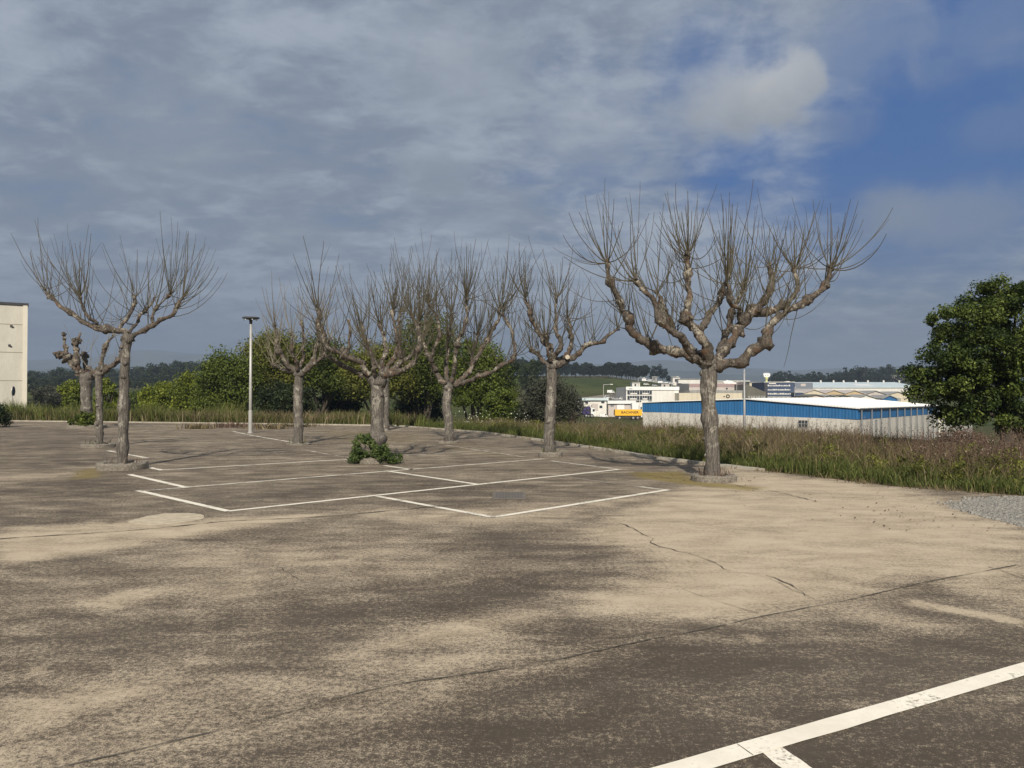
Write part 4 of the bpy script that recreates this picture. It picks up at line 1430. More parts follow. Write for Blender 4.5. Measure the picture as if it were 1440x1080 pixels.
# leafy weed clumps through the verge
p = np.concatenate([strip(150, 9, 40, .5, 8, rs), strip(60, 6, 16, .4, 7, rs)])
VV, QQ, TT, off = [], [], [], 0
for q in p:
    rw = rs.uniform(.15, .42)
    V, Q, t, _ = crown(rs, q + np.array([0, 0, rw * .75]), (rw, rw, rw * rs.uniform(.6, 1.1)), 9, int(150 + 420 * rw), .055, rw * .35, .9, .4)
    VV.append(V); QQ.append(Q + off); TT.append(np.clip(t + rs.normal(0, .2), 0, 1)); off += len(V)
tag(build_np('weeds', np.concatenate(VV), np.concatenate(QQ), M['lf_olive'], tint=np.concatenate(TT)), 'leafy green weeds scattered through the grass', None, None, 'stuff')
p = strip(5200, 5, 40, -.30, .35, rs)
p = p[patchy(p, 1.6, 31.0) > .02]
p[:, 2] = 0.0
V, Q, t = blades(p, rs.uniform(.03, .16, len(p)), .007, rs, .9)
tag(build_np('grass', V, Q, M['dry'], tint=t), 'ragged dry grass spilling over the kerb', None, None, 'stuff')
# fallen leaves, twigs and pebbles on the concrete
pts_ = []
for (px, py, n_, sg) in ((1000, 672, 130, .55), (773, 642, 110, .6), (630, 622, 150, .9), (172, 660, 90, .5), (530, 648, 110, .6), (420, 624, 90, .7), (1150, 690, 60, 1.6), (1340, 725, 160, 1.0)  ):
    g_ = G(px, py)
    pts_.append(np.stack([rs.normal(g_.x, sg, n_), rs.normal(g_.y, sg * 1.1, n_), np.full(n_, .016)], -1))
p = np.concatenate(pts_)
p = p[p[:, 0] < edge_x(p[:, 1])]
nr = rs.normal(0, .35, size=p.shape) + np.array([0, 0, 1.0])
nr /= np.linalg.norm(nr, axis=1, keepdims=True)
sz = rs.uniform(.015, .05, len(p))
V, Q = leaf_quads(p, nr, sz, sz * rs.uniform(.3, .8, len(p)), rs)
tag(build_np('leaf_litter', V, Q, M['russet'], tint=np.repeat(rs.uniform(0, 1, len(p)), 4)), 'fallen brown leaves and scraps on the concrete', None, None, 'stuff')
# russet stalks with seed heads
p = np.concatenate([strip(1300, 14, 32, 1.8, 10, rs), strip(3300, 7, 16.5, 1.8, 8.5, rs)])
p = p[patchy(p, .5, 21.0) > -.12]
n = len(p)
h = rs.uniform(.40, 1.0, n) * np.where(p[:, 0] > 7.5, 1.02, 1.0)
V, Q, t = blades(p, h, .0042, rs, .28)
VV, QQ, TT, off = [V], [Q], [t], len(V)
tips = V.reshape(n, 6, 3)[:, 4]
for kk in range(5):      # side sprigs and seed heads
    f = rs.uniform(.5, .98, n)[:, None]
    s0 = p * (1 - f) + tips * f
    V, Q, t = blades(s0, rs.uniform(.06, .20, n), .003, rs, 1.0)
    VV.append(V); QQ.append(Q + off); TT.append(t); off += len(V)
    c = V.reshape(n, 6, 3)[:, 4]
    nr = rs.normal(size=(n, 3)); nr /= np.linalg.norm(nr, axis=1, keepdims=True)
    V, Q = leaf_quads(c, nr, rs.uniform(.02, .05, n), rs.uniform(.012, .03, n), rs)
    VV.append(V); QQ.append(Q + off); TT.append(np.repeat(rs.uniform(.2, 1, n), 4)); off += len(V)
tag(build_np('dry_weeds', np.concatenate(VV), np.concatenate(QQ), M['russet'], tint=np.concatenate(TT)), 'russet seeding weeds standing above the dry grass', None, None, 'stuff')
# weeds along the back edge, left half
n = 30000
x = rs.uniform(-44, -4.5, n)
y = np.interp(-x, -EX[13:], EY[13:]) + 0.3 + 7 * rs.uniform(0, 1, n) ** 1.5
p = np.stack([x, y, terrain_z(x, y)], -1)
k = patchy(p, .35, 9.0)
h = rs.uniform(.25, 1.05, n) * (1 + .8 * k) * np.where(x > -18, .70, 1.1)
V, Q, t = blades(p, h, .020, rs, .40)
tag(build_np('tall_grass', V, Q, M['lush'], tint=np.clip(t + np.repeat(k * .3, 6), 0, 1)), 'tall green weeds along the far side of the car park', None, None, 'stuff')
n = 9000
x = rs.uniform(-44, -5, n)
y = np.interp(-x, -EX[13:], EY[13:]) + 0.2 + 4 * rs.uniform(0, 1, n) ** 1.2
p = np.stack([x, y, terrain_z(x, y)], -1)
V, Q, t = blades(p, rs.uniform(.3, .95, n), .016, rs, .40)
tag(build_np('tall_grass', V, Q, M['dry'], tint=t), 'dry straw stalks among the far weeds', None, None, 'stuff')
# white flowers at the end of the hedge
n = 120
pp = np.array([P(rs.uniform(640, 745), rs.uniform(578, 604), rs.uniform(40, 43)) for _ in range(n)])
pp[:, 2] = np.maximum(pp[:, 2], .25)
nr = rs.normal(size=(n, 3)) + np.array([0, -1, .6]); nr /= np.linalg.norm(nr, axis=1, keepdims=True)
V, Q = leaf_quads(pp, nr, np.full(n, .055), np.full(n, .05), rs)
n2 = len(V)
st = pp.copy(); st[:, 2] = 0
hh = pp[:, 2] - st[:, 2]
V2, Q2, t2 = blades(st, hh, .006, rs, .05)
fl = build_np('flowers', V, Q, M['flower'])
tag(fl, 'small white flowers in the weeds at the right end of the hedge', None, None, 'stuff')
tag(build_np('grass', V2, Q2, M['grass'], tint=t2), 'green stalks under the white flowers', None, None, 'stuff')

# ------------------------------------------------------------------ lamp posts and sign


def lamp(label, px, base_py, top_py, Y, r, head=True):
    b = P(px, base_py, Y)
    bz = 0.0 if head else tz(b.x, Y)
    b.z = bz
    top = P(px, top_py, Y)
    t = thing('street_lamp', label, 'street lamp', b, 'lamp posts')
    mb = MB()
    H = top.z - bz
    mb.tube([(0, 0, 0), (0, 0, H * .35), (0, 0, H - .12)], [r * 1.05, r, r * .72], 14, 0)
    mb.build('pole', M['galv'] if head else M['galv_dull'], t, (0, 0, 0), True)
    mb = MB()
    mb.tube([(0, 0, 0), (0, 0, .03)], [r * 2.0, r * 2.0], 16)
    mb.tube([(0, 0, .03), (0, 0, H * .19), (0, 0, H * .195)], [r * 1.3, r * 1.3, r * 1.05], 16)
    mb.build('base_sleeve', M['galv'] if head else M['galv_dull'], t, (0, 0, 0))
    if head:
        mb = MB()
        mb.tube([(0, 0, H - .30), (0, 0, H - .14), (0, 0, H - .10)], [r * .95, r * 1.1, r * 1.5], 12)
        mb.build('collar', M['dark_metal'], t)
        mb = MB()
        w = .37
        mb.tube([(0, 0, H - .10), (0, 0, H - .055), (0, 0, H - .02), (0, 0, H)], [w * .55, w, w, w * .92], 24)
        hd = mb.build('lamp_head', M['dark_metal'], t)
        for k in range(6):
            mb = MB()
            a = k * math.pi / 3
            mb.tube([(.30 * math.cos(a), .30 * math.sin(a), H - .085), (.30 * math.cos(a), .30 * math.sin(a), H - .14)], [.02, .025], 8)
            mb.build('lens', M['pale_glass'], hd)
    else:
        mb = MB()
        mb.tube([(0, 0, H - .12), (0, 0, H)], [r * .9, r * .5], 10)
        mb.build('cap', M['galv_dull'], t)
    return t


lamp('pale lamp post with a flat round head among the bays', 352, 609, 446, 33.9, .065)
lamp('plain thin grey pole rising from the weeds before the warehouse', 1047, 606, 519, 30.5, .045, False)

# round road sign seen edge on, at the cream building
sb0 = P(17, 578, 57)
sb0.z = tz(sb0.x, 57)
sg = thing('road_sign', 'round blue road sign seen nearly edge on beside the cream building', 'road sign', sb0)
mb = MB()
zt = P(17, 543, 57).z - sb0.z
mb.tube([(0, 0, 0), (0, 0, zt)], [.035, .035], 10)
mb.build('post', M['galv'], sg)
ax = Vector((.966, .254, 0)).normalized()
cc = Vector((0.10, -.03, P(17, 550, 57).z - sb0.z))
mb = MB()
mb.tube([cc - ax * .02, cc + ax * .02], [.34, .34], 28)
fc = mb.build('sign_plate', M['signblue'], sg)
mb = MB()
mb.tube([cc - ax * .024, cc + ax * .0195], [.355, .355], 28)
mb.build('rim', M['galv'], fc)

# ------------------------------------------------------------------ cream building on the left
cy = 63.0
br = P(37, 575, cy)
bz = tz(br.x, cy) - .3
ztop = P(37, 430, cy).z
ztl = P(0, 426, cy).z
cb = thing('cream_building', 'tall cream concrete panel building cut off by the left edge', 'building', (br.x, cy, bz))
cb.rotation_euler = (0, 0, math.radians(33.5))
L = 22.0
slope = 0.0
H1 = ztop - bz
mb = MB()
bot = [(-L, 0, 0), (0, 0, 0), (0, 16, 0), (-L, 16, 0)]
top = [(-L, 0, H1 + slope * L), (0, 0, H1), (0, 16, H1), (-L, 16, H1 + slope * L)]
mb.prism(bot, top)
mb.build('wall', M['cream'], cb)
mb = MB()
mb.prism([(-L - .1, -.08, H1 + slope * L), (.10, -.08, H1), (.10, 16.1, H1), (-L - .1, 16.1, H1 + slope * L)],
         [(-L - .1, -.08, H1 + slope * L + .2), (.10, -.08, H1 + .2), (.10, 16.1, H1 + .2), (-L - .1, 16.1, H1 + slope * L + .2)])
mb.build('coping', M['coping'], cb)
mb = MB()
mb.box(-.28, .03, -.09, .35, 0, H1 - .003)
mb.build('corner_trim', M['cream_light'], cb)
mb = MB()
for py in (457, 496, 535.5):
    z = P(20, py, cy).z - bz
    mb.box(-L + .1, -.285, -.006, .02, z - .03, z + .03)
for k in range(1, 4):
    mb.box(-.28 - 5.6 * k - .03, -.28 - 5.6 * k + .03, -.0085, .02, .1, H1 - .05)
mb.build('panel_joint', M['joint'], cb)
for (px, py) in ((17, 459.5), (14.5, 486.5)):
    q = P(px, py, cy)
    q.x = br.x + (q.x - br.x) * .88
    mb = MB()
    mb.box(q.x - br.x - .09, q.x - br.x + .08, -.03, .03, q.z - bz - .09, q.z - bz + .09)
    mb.box(q.x - br.x + .02, q.x - br.x + .17, -.04, .03, q.z - bz - .14, q.z - bz - .03)
    mb.build('wall_hole', M['coping'], cb)

# ------------------------------------------------------------------ blue and white warehouse
Cc = P(1208, 575.5, 120)
Ll = P(904, 566.5, 142)
Rr = P(1320, 571.5, 172)
Mm = P(1050, 562, 131)
dv = Rr - Cc
WB = -8.6
wo = Vector((Cc.x, Cc.y, WB))
wh = thing('warehouse', 'long low warehouse with blue band, white roof and a row of downpipes', 'warehouse', wo)
L2 = Ll + Vector((dv.x, dv.y, dv.z))
L2.z = Ll.z
Ee = Mm + Vector((dv.x, dv.y, 0))


def dn(p, z):
    return Vector((p.x, p.y, z))


bC, bL, bR = P(1208, 590, 120), P(904, 579, 142), P(1320, 581.5, 172)
bL2 = L2.copy(); bL2.z = bL.z
mb = MB()
foot = [Ll, Cc, Rr, L2]
mb.prism([dn(p, WB) for p in foot], [bL, bC, bR, bL2])
mb.build('wall', M['wh_wall'], wh, wo)
ctr = (Ll + Rr) * .5


def outs(p, d):
    v = Vector((p.x - ctr.x, p.y - ctr.y, 0)).normalized() * d
    return p + v


mb = MB()
# band with the low gable
b_ = [outs(bL, .12), outs(P(1050, 584.3, 131), .0), outs(bC, .12), outs(bR, .12), outs(Vector((Ee.x, Ee.y, bL.z)), 0), outs(bL2, .12)]
b_[1] += Vector((-.05, -.1, 0))
t_ = [outs(Ll, .12), Mm + Vector((-.05, -.1, 0)), outs(Cc, .12), outs(Rr, .12), Ee.copy(), outs(L2, .12)]
mb.prism(b_, t_)
mb.build('cladding_band', M['blue'], wh, wo)
mb = MB()
up = Vector((0, 0, .06))
for a, b in ((0, 1), (1, 2)):
    pass
e = [outs(Ll, .45), Mm + Vector((-.25, -.4, 0)), outs(Cc, .45), outs(Rr, .45), Ee + Vector((.3, .4, 0)), outs(L2, .45)]
for quad in ((e[1], e[2], e[3], e[4]), (e[0], e[1], e[4], e[5])):
    mb.prism([q + up for q in quad], [q + up * 3.4 for q in quad])
rf = mb.build('roof', M['wh_roof'], wh, wo)
mb = MB()
for k in range(1, 26):     # roof sheet ribs and skylights
    f = k / 26
    a = e[1].lerp(e[4], f)
    b = e[2].lerp(e[3], f)
    wv = (e[4] - e[1]).normalized() * .12
    mb.prism([a - wv + up * 3.6, b - wv + up * 3.6, b + wv + up * 3.6, a + wv + up * 3.6], [a - wv + up * 5, b - wv + up * 5, b + wv + up * 5, a + wv + up * 5])
mb.build('roof_rib', M['wh_roof'], rf, wo)
mb = MB()
g0, g1 = outs(Cc, .55), outs(Rr, .55)
mb.tube([g0 + Vector((0, 0, .0)), g1 + Vector((0, 0, .0))], [.13, .13], 8)
mb.build('gutter', M['coping'], wh, wo)
side = dv.normalized()
outn = Vector((side.y, -side.x, 0)).normalized()
for px in (1208.6, 1223, 1236.5, 1248.5, 1259.3, 1269.5, 1278.5, 1287, 1295.2, 1302.8, 1309.5, 1316):
    u = (px - 720) / 1088
    tt = (Cc.x - u * Cc.y) / (u * dv.y - dv.x)
    q = Cc + dv * tt + outn * .32
    mb = MB()
    mb.tube([(q.x, q.y, WB), (q.x, q.y, q.z - .1)], [.10, .10], 8)
    mb.build('downpipe', M['pipe'], wh, wo, True)
# window on the long front and door on the side
fd = (Cc - Ll); fd.z = 0
Fl = fd.length
fd.normalize()
fn = Vector((fd.y, -fd.x, 0))


def front_pt(px, py):
    """point of the front wall seen at a pixel"""
    u = (px - 720) / 1088
    tt = (Ll.x - u * Ll.y) / (u * fd.y - fd.x)
    q = Ll + fd * tt
    return P(px, py, q.y)


def panel_on(mb, a, b, z0, z1, n, d0, d1):
    mb.prism([(a.x + n.x * d0, a.y + n.y * d0, z0), (b.x + n.x * d0, b.y + n.y * d0, z0), (b.x + n.x * d1, b.y + n.y * d1, z0), (a.x + n.x * d1, a.y + n.y * d1, z0)],
             [(a.x + n.x * d0, a.y + n.y * d0, z1), (b.x + n.x * d0, b.y + n.y * d0, z1), (b.x + n.x * d1, b.y + n.y * d1, z1), (a.x + n.x * d1, a.y + n.y * d1, z1)])


a, b = front_pt(1123, 591), front_pt(1136, 601)
mb = MB()
panel_on(mb, a, b, b.z, a.z, fn, -.05, .04)
wn = mb.build('window', M['glass'], wh, wo)
mb = MB()
for k in range(4):
    q = a.lerp(b, k / 3)
    panel_on(mb, q - fd * .05, q + fd * .05, b.z - .04, a.z + .04, fn, .05, .10)
for k in range(3):
    z = b.z + (a.z - b.z) * k / 2
    panel_on(mb, a - fd * .04, b + fd * .04, z - .04, z + .04, fn, .052, .098)
mb.build('frame', M['grey'], wn, wo)
u = (1231 - 720) / 1088
tt = (Cc.x - u * Cc.y) / (u * dv.y - dv.x)
q = Cc + dv * tt
mb = MB()
panel_on(mb, q - side * .75, q + side * .75, WB, P(1231, 591, q.y).z, outn, -.05, .05)
dr = mb.build('door', M['grey'], wh, wo)
mb = MB()
zt = P(1231, 591, q.y).z
for s in (-.85, .75):
    panel_on(mb, q + side * s, q + side * (s + .1), WB, zt + .1, outn, -.05, .10)
panel_on(mb, q - side * .75, q + side * .75, zt + .003, zt + .1, outn, -.05, .10)
mb.build('frame', M['galv_dull'], dr, wo)
mb = MB()
r0 = Rr + side * .1
panel_on(mb, r0, r0 + side * 1.6 + outn * .2, WB, Rr.z + .1, outn, -.6, .7)
mb.build('end_pillar', M['white'], wh, wo)
mb = MB()
for px in range(930, 1208, 23):
    q0 = front_pt(px, 600)
    panel_on(mb, q0 - fd * .03, q0 + fd * .03, WB, front_pt(px, 579 + (px - 904) * .036).z - .25, fn, .002, .012)
mb.build('panel_joint', M['joint'], wh, wo)

# ------------------------------------------------------------------ industrial estate


def block(name, label, cat, px0, px1, top, base, Y, depth, mat, part='wall', group=None, turn=0.0):
    """a box-shaped building facing the camera; returns its Empty and helpers in its own coordinates"""
    a, b = P(px0, top, Y), P(px1, base, Y)
    gz = min(b.z, tz((a.x + b.x) / 2, Y)) - .3
    t = thing(name, label, cat, ((a.x + b.x) / 2, Y, gz), group)
    w = (b.x - a.x) / 2
    mb = MB()
    mb.box(-w, w, 0, depth, 0, a.z - gz)
    mb.build(part, mat, t)
    return t, w, a.z - gz


def facade(t, Y, part, mat, px0, px1, py0, py1, proud=.06, parent=None, back=.05, d=0.0):
    a, b = P(px0, py0, Y), P(px1, py1, Y)
    l = t.location
    mb = MB()
    mb.box(a.x - l.x, b.x - l.x, -proud + d, back + d, b.z - l.z, a.z - l.z)
    return mb.build(part, mat, parent or t)


# white office with two rows of windows
Y = 232
t, w, h = block('office_building', 'white office block with two rows of dark windows beside a blank wall', 'building', 880.5, 954.6, 544.2, 574, Y, 22, M['white'])
facade(t, Y, 'parapet', M['white_paint'], 880.2, 955, 543.8, 548.6, .25)
for (y0, y1) in ((549.4, 554.8), (556.6, 562.2), (563.0, 565.4)):
    for (x0, x1) in ((882.2, 899.0), (899.8, 916.6)):
        f = facade(t, Y, 'window', M['glass'], x0, x1, y0, y1, .08)
        n = 5
        for k in range(1, n):
            xx = x0 + (x1 - x0) * k / n
            facade(t, Y, 'frame', M['white'], xx - .18, xx + .18, y0 + .1, y1 - .1, .16, f)
        facade(t, Y, 'blind', M['white'], x0 + 1.5 + rng.uniform(0, 3), x1 - 1.5 - rng.uniform(0, 5), y1 - 2.2, y1 - .4, .12, f)
facade(t, Y, 'sign', M['galv_dull'], 884, 889, 546.0, 547.2, .30)
# beige wall with a round emblem
Y = 226
t, w, h = block('factory_building', 'low cream factory wall with a round dark emblem', 'building', 954.8, 1044, 552.6, 575, Y, 20, M['beige'])
facade(t, Y, 'parapet', M['grey'], 970, 1044.4, 549.0, 552.5, .05, None, 8)
q = P(1023.5, 557.2, Y)
l = t.location
mb = MB()
N = 24
for k in range(N):
    a0, a1 = 2 * math.pi * k / N, 2 * math.pi * (k + 1) / N
    pr = [(q.x - l.x + r_ * math.cos(an), -.04, q.z - l.z + r_ * math.sin(an)) for r_, an in ((.30, a0), (.56, a0), (.56, a1), (.30, a1))]
    mb.prism(pr, [(p_[0], -.10, p_[2]) for p_ in pr])
mb.build('emblem', M['black_ink'], t)
mb = MB()
q2 = P(1018.2, 557.6, Y)
mb.tube([(q2.x - l.x, .02, q2.z - l.z), (q2.x - l.x, -.08, q2.z - l.z)], [.2, .2], 14)
mb.build('vent', M['black_ink'], t)
# mauve building behind
Y = 300
t, w, h = block('factory_building', 'pale building with a mauve upper band behind the cream wall', 'building', 969, 1044.6, 539.8, 560, Y, 22, M['pinkgrey'])
facade(t, Y, 'band', M['mauve'], 969, 1044.6, 539.6, 544.0, .12)
facade(t, Y, 'corner_trim', M['olive'], 1044.7, 1048.5, 539.5, 560, .15)
for x0 in (1021, 1036):
    facade(t, Y, 'window', M['glass'], x0, x0 + 2.2, 545.2, 547.6, .1)
facade(t, Y, 'window', M['glass'], 973, 1015, 548.8, 549.8, .1)
q = P(1032, 536, Y)
mb = MB()
mb.blob((q.x - t.location.x, 6, h), 1.6, 2, .3, 10, 8, (1.6, 1, .9))
mb.build('roof_vent', M['white'], t)
# olive gabled shed
Y = 285
a, b, c2, d = P(1049, 540.0, Y), P(1077, 551.5, Y), P(1077, 560, Y), P(1049, 560, Y)
l = Vector((a.x, Y, d.z - .5))
t = thing('shed', 'olive grey shed with a sloping roof left of the navy office', 'shed', l)
mb = MB()
mb.prism([p_ - l for p_ in (d - Vector((0, 0, .5)), c2 - Vector((0, 0, .5)), b, a)], [p_ - l + Vector((0, 20, 0)) for p_ in (d - Vector((0, 0, .5)), c2 - Vector((0, 0, .5)), b, a)])
mb.build('wall', M['olive'], t)
for k in range(7):
    x0 = 1052 + k * 3.6
    facade(t, Y, 'door', M['grey'], x0, x0 + 2.4, 556.5, 560, .08)
# sand-coloured shed behind it
t, w, h = block('shed', 'sand coloured shed behind the olive grey shed', 'shed', 1054, 1076, 537.6, 556, 330, 18, M['beige'])
facade(t, 330, 'door', M['coping'], 1060.5, 1065, 541, 545.5, .08)
facade(t, 330, 'roof', M['grey'], 1053.5, 1076.3, 537.0, 537.9, .3, None, 18)
# navy office
Y = 300
t, w, h = block('office_building', 'navy office block with three white rows of windows', 'building', 1075, 1117, 537.8, 562, Y, 16, M['navy'])
facade(t, Y, 'side_wall', M['coping'], 1075, 1079.2, 537.9, 560, .06)
facade(t, Y, 'parapet', M['white'], 1074.5, 1117.5, 536.9, 537.75, .2, None, 16.2)
for i, y0 in enumerate((540.6, 546.4, 552.2)):
    x = 1079.6
    while x < 1111:
        wv = rng.uniform(.9, 2.2)
        hh_ = rng.uniform(1.2, 2.2)
        f = facade(t, Y, 'window', M['white'], x, min(x + wv, 1112), y0 + 2.6 - hh_, y0 + 2.6, .1)
        x += wv + rng.uniform(.25, .7)
facade(t, Y, 'sign', M['white'], 1081.3, 1091, 538.6, 540.0, .12)
facade(t, Y, 'ground_floor', M['grey'], 1079, 1113, 557.3, 561, .14)
q = P(1112, 536.5, Y)
mb = MB()
mb.box(q.x - t.location.x - .8, q.x - t.location.x + .7, 3, 5, h, h + .5)
mb.build('roof_unit', M['white'], t)
# rooftop sign
q = P(1078, 537, Y + 3)
t = thing('rooftop_sign', 'white scalloped sign on a pale green post above the navy office', 'sign', (q.x, Y + 3, h + tz(0, 1) + P(1096, 562, Y).z * 0 + (P(1078, 537.0, Y).z)) if False else (q.x, Y + 3, P(1078, 537.0, Y).z + .02))
mb = MB()
mb.tube([(0, 0, 0), (0, 0, 1.1)], [.45, .35], 10)
mb.build('post', M['signgreen'], t)
mb = MB()
mb.blob((0, 0, 1.45), .62, 1, .1, 12, 8)
mb.build('ball', M['signgreen'], t)
mb = MB()
pr = [(-1.0, 1.9), (1.0, 1.9), (1.35, 2.6), (1.25, 3.5), (.95, 3.1), (.6, 3.65), (.2, 3.15), (-.2, 3.7), (-.6, 3.15), (-.95, 3.6), (-1.35, 3.0)]
mb.prism([(x, -.25, z) for x, z in pr], [(x, .25, z) for x, z in pr])
mb.build('panel', M['white_paint'], t)
mb = MB()
for x in (-.45, .45):
    mb.box(x - .12, x + .12, -.29, -.24, 2.4, 2.7)
mb.build('mark', M['coping'], t)
# grey-blue block and low dark annexe
t, w, h = block('factory_building', 'grey blue block between the navy office and the long white hall', 'building', 1117.6, 1143.2, 538.2, 556, 330, 25, M['greyblue'])
facade(t, 330, 'window', M['pinkgrey'], 1126, 1133, 539.6, 543.2, .08)
facade(t, 330, 'lower_wall', M['grey'], 1117.6, 1143.2, 546.5, 551, .12)
t, w, h = block('shed', 'low dark annexe at the foot of the grey blue block', 'shed', 1118.5, 1129, 551.8, 562, 296, 10, M['navy'])
facade(t, 296, 'roof', M['white'], 1117.6, 1129.4, 551.0, 551.9, .2, None, 10)
# long white hall: wall and pale sloping roof
Y = 380
a, b = P(1143.5, 545.3, Y), P(1300, 554, Y)
gz = tz(a.x + 20, Y) - .5
l = Vector((a.x, Y, gz))
t = thing('industrial_hall', 'long white hall with a pale blue roof beyond the gabled sheds', 'building', l)
wd = b.x - a.x
zt = a.z - gz
zr = P(1143.5, 537.4, Y + 30).z - gz
mb = MB()
mb.box(0, wd, 0, 60, 0, zt)
mb.build('wall', M['white'], t)
mb = MB()
mb.prism([(-.3, -.5, zt + .05), (wd + .3, -.5, zt + .05), (wd + .3, 60.5, zt + .05), (-.3, 60.5, zt + .05)], [(-.3, -.4, zt + .3), (wd + .3, -.4, zt + .3), (wd + .3, 30, zr), (-.3, 30, zr)])
rf = mb.build('roof', M['pale_glass'], t)
mb = MB()
x0, x1 = P(1200, 540, Y + 12).x - l.x, P(1225, 540, Y + 12).x - l.x


def roof_z(y):
    return zt + .3 + (zr - zt - .3) * (y + .4) / 30.4


mb.prism([(x0, 9, roof_z(9) + .02), (x1, 9, roof_z(9) + .02), (x1, 17, roof_z(17) + .02), (x0, 17, roof_z(17) + .02)],
         [(x0, 9, roof_z(9) + .12), (x1, 9, roof_z(9) + .12), (x1, 17, roof_z(17) + .12), (x0, 17, roof_z(17) + .12)])
mb.build('skylight', M['white_paint'], rf)
for px in (1152, 1170, 1184, 1201, 1218, 1240, 1262):
    q = P(px, 537, Y + 30)
    mb = MB()
    mb.tube([(q.x - l.x, 28, roof_z(28) - .2), (q.x - l.x, 28, zr + .9)], [.4, .5], 8)
    mb.build('roof_vent', M['white'], rf)


def gable(label, px, half, peak, eave, base, Y, depth, mat, rmat, group):
    a, c_, b = P(px - half, eave, Y), P(px, peak, Y), P(px + half, eave, Y)
    gz = min(P(px, base, Y).z, tz(c_.x, Y)) - .2
    l = Vector((c_.x, Y, gz))
    t = thing('gabled_shed', label, 'shed', l, group)
    mb = MB()
    pr = [(a.x - l.x, 0), (b.x - l.x, 0), (b.x - l.x, b.z - gz), (0, c_.z - gz), (a.x - l.x, a.z - gz)]
    mb.prism([(x, 0, z) for x, z in pr], [(x, depth, z) for x, z in pr])
    mb.build('wall', mat, t)
    mb = MB()
    for s, e_ in ((a, -1), (b, 1)):
        x0 = (s.x - l.x) * 1.04
        z0 = s.z - gz - .06
        mb.prism([(x0, -.4, z0 + .1), (0, -.4, c_.z - gz + .1), (0, depth + .4, c_.z - gz + .1), (x0, depth + .4, z0 + .1)],
                 [(x0, -.4, z0 + .35), (0, -.4, c_.z - gz + .35), (0, depth + .4, c_.z - gz + .35), (x0, depth + .4, z0 + .35)])
    mb.build('roof', rmat, t)
    dw = (b.x - a.x) * .16
    mb = MB()
    mb.box(-dw, dw, -.06, .05, 0, (a.z - gz) * .72)
    mb.build('door', M['grey'], t)
    return t


GS = 'row of gabled sheds beyond the warehouse roof'
gable('cream gabled shed next to the dark annexe', 1145, 15, 548.6, 553.5, 560, 300, 18, M['beige'], M['pinkgrey'], GS)
gable('ochre gabled shed, second from the dark annexe', 1173, 15, 549.2, 554, 560, 301, 18, M['ochre'], M['pinkgrey'], GS)
gable('tan gabled shed in the middle of the gabled row', 1201.5, 15, 549.6, 554.6, 560, 302, 18, M['ochre'], M['pinkgrey'], GS)
gable('pale grey gabled shed right of the tan one', 1231, 15, 550.3, 555.2, 560, 303, 18, M['pinkgrey'], M['grey'], GS)
gable('last pale gabled shed of the row, half behind the evergreen', 1262, 15, 551.6, 556, 560, 304, 18, M['beige'], M['grey'], GS)
GL = 'low grey sheds in front of the gabled row'
gable('low pinkish grey shed at the left of the lower row', 1147, 11, 555.8, 558.6, 563, 262, 12, M['pinkgrey'], M['olive'], GL)
gable('low grey green shed, second in the lower row', 1167, 11, 556.2, 559, 563, 263, 12, M['greyblue'], M['grey'], GL)
gable('low bluish grey shed in the middle of the lower row', 1186, 11, 556.4, 559.2, 563, 264, 12, M['greyblue'], M['olive'], GL)
gable('low shed with white gable in the lower row', 1218, 13, 556.2, 560.2, 563.5, 262, 12, M['white'], M['grey'], GL)
gable('small shed with a bright blue gable at the end of the lower row', 1251, 11, 556.9, 561.4, 564, 262, 12, M['blue'], M['grey'], GL)

# white house, shed, trucks at the left of the estate
Y = 205
t, w, h = block('workshop', 'white workshop with a pale green flat roof edge', 'building', 821, 853, 561.2, 584, Y, 14, M['white'])
facade(t, Y, 'roof', M['pale_glass'], 818.5, 855.5, 559.6, 563.0, .5, None, 14.4)
for (x0, x1, y0, y1) in ((823, 827, 564.5, 567.5), (845.5, 850, 564.6, 567), (843, 847, 570.3, 573.8)):
    facade(t, Y, 'window', M['glass'], x0, x1, y0, y1, .08)
facade(t, Y, 'door', M['pinkgrey'], 831.5, 841, 567.5, 577, .08)
Y = 203
t, w, h = block('workshop', 'grey fronted shed with a white roller door behind the yellow trailer', 'building', 855.5, 893, 566.2, 584, Y, 12, M['pinkgrey'])
facade(t, Y, 'roof', M['white_paint'], 854.5, 894, 563.6, 567.8, .5, None, 12.4)
facade(t, Y, 'roller_door', M['white_paint'], 867.6, 878, 568.5, 576, .1)
for x0 in (858.5, 886.5):
    facade(t, Y, 'window', M['greyblue'], x0, x0 + 4.5, 568.5, 571.5, .08)


def wheels(t, xs_, y0, y1, r):
    for x in xs_:
        for y in (y0, y1):
            mb = MB()
            mb.tube([(x, y - .13, r), (x, y + .13, r)], [r, r], 14)
            w_ = mb.build('wheel', M['rubber'], t)
            mb = MB()
            mb.tube([(x, y - .145, r), (x, y + .145, r)], [r * .55, r * .55], 10)
            mb.build('rim', M['galv_dull'], w_)


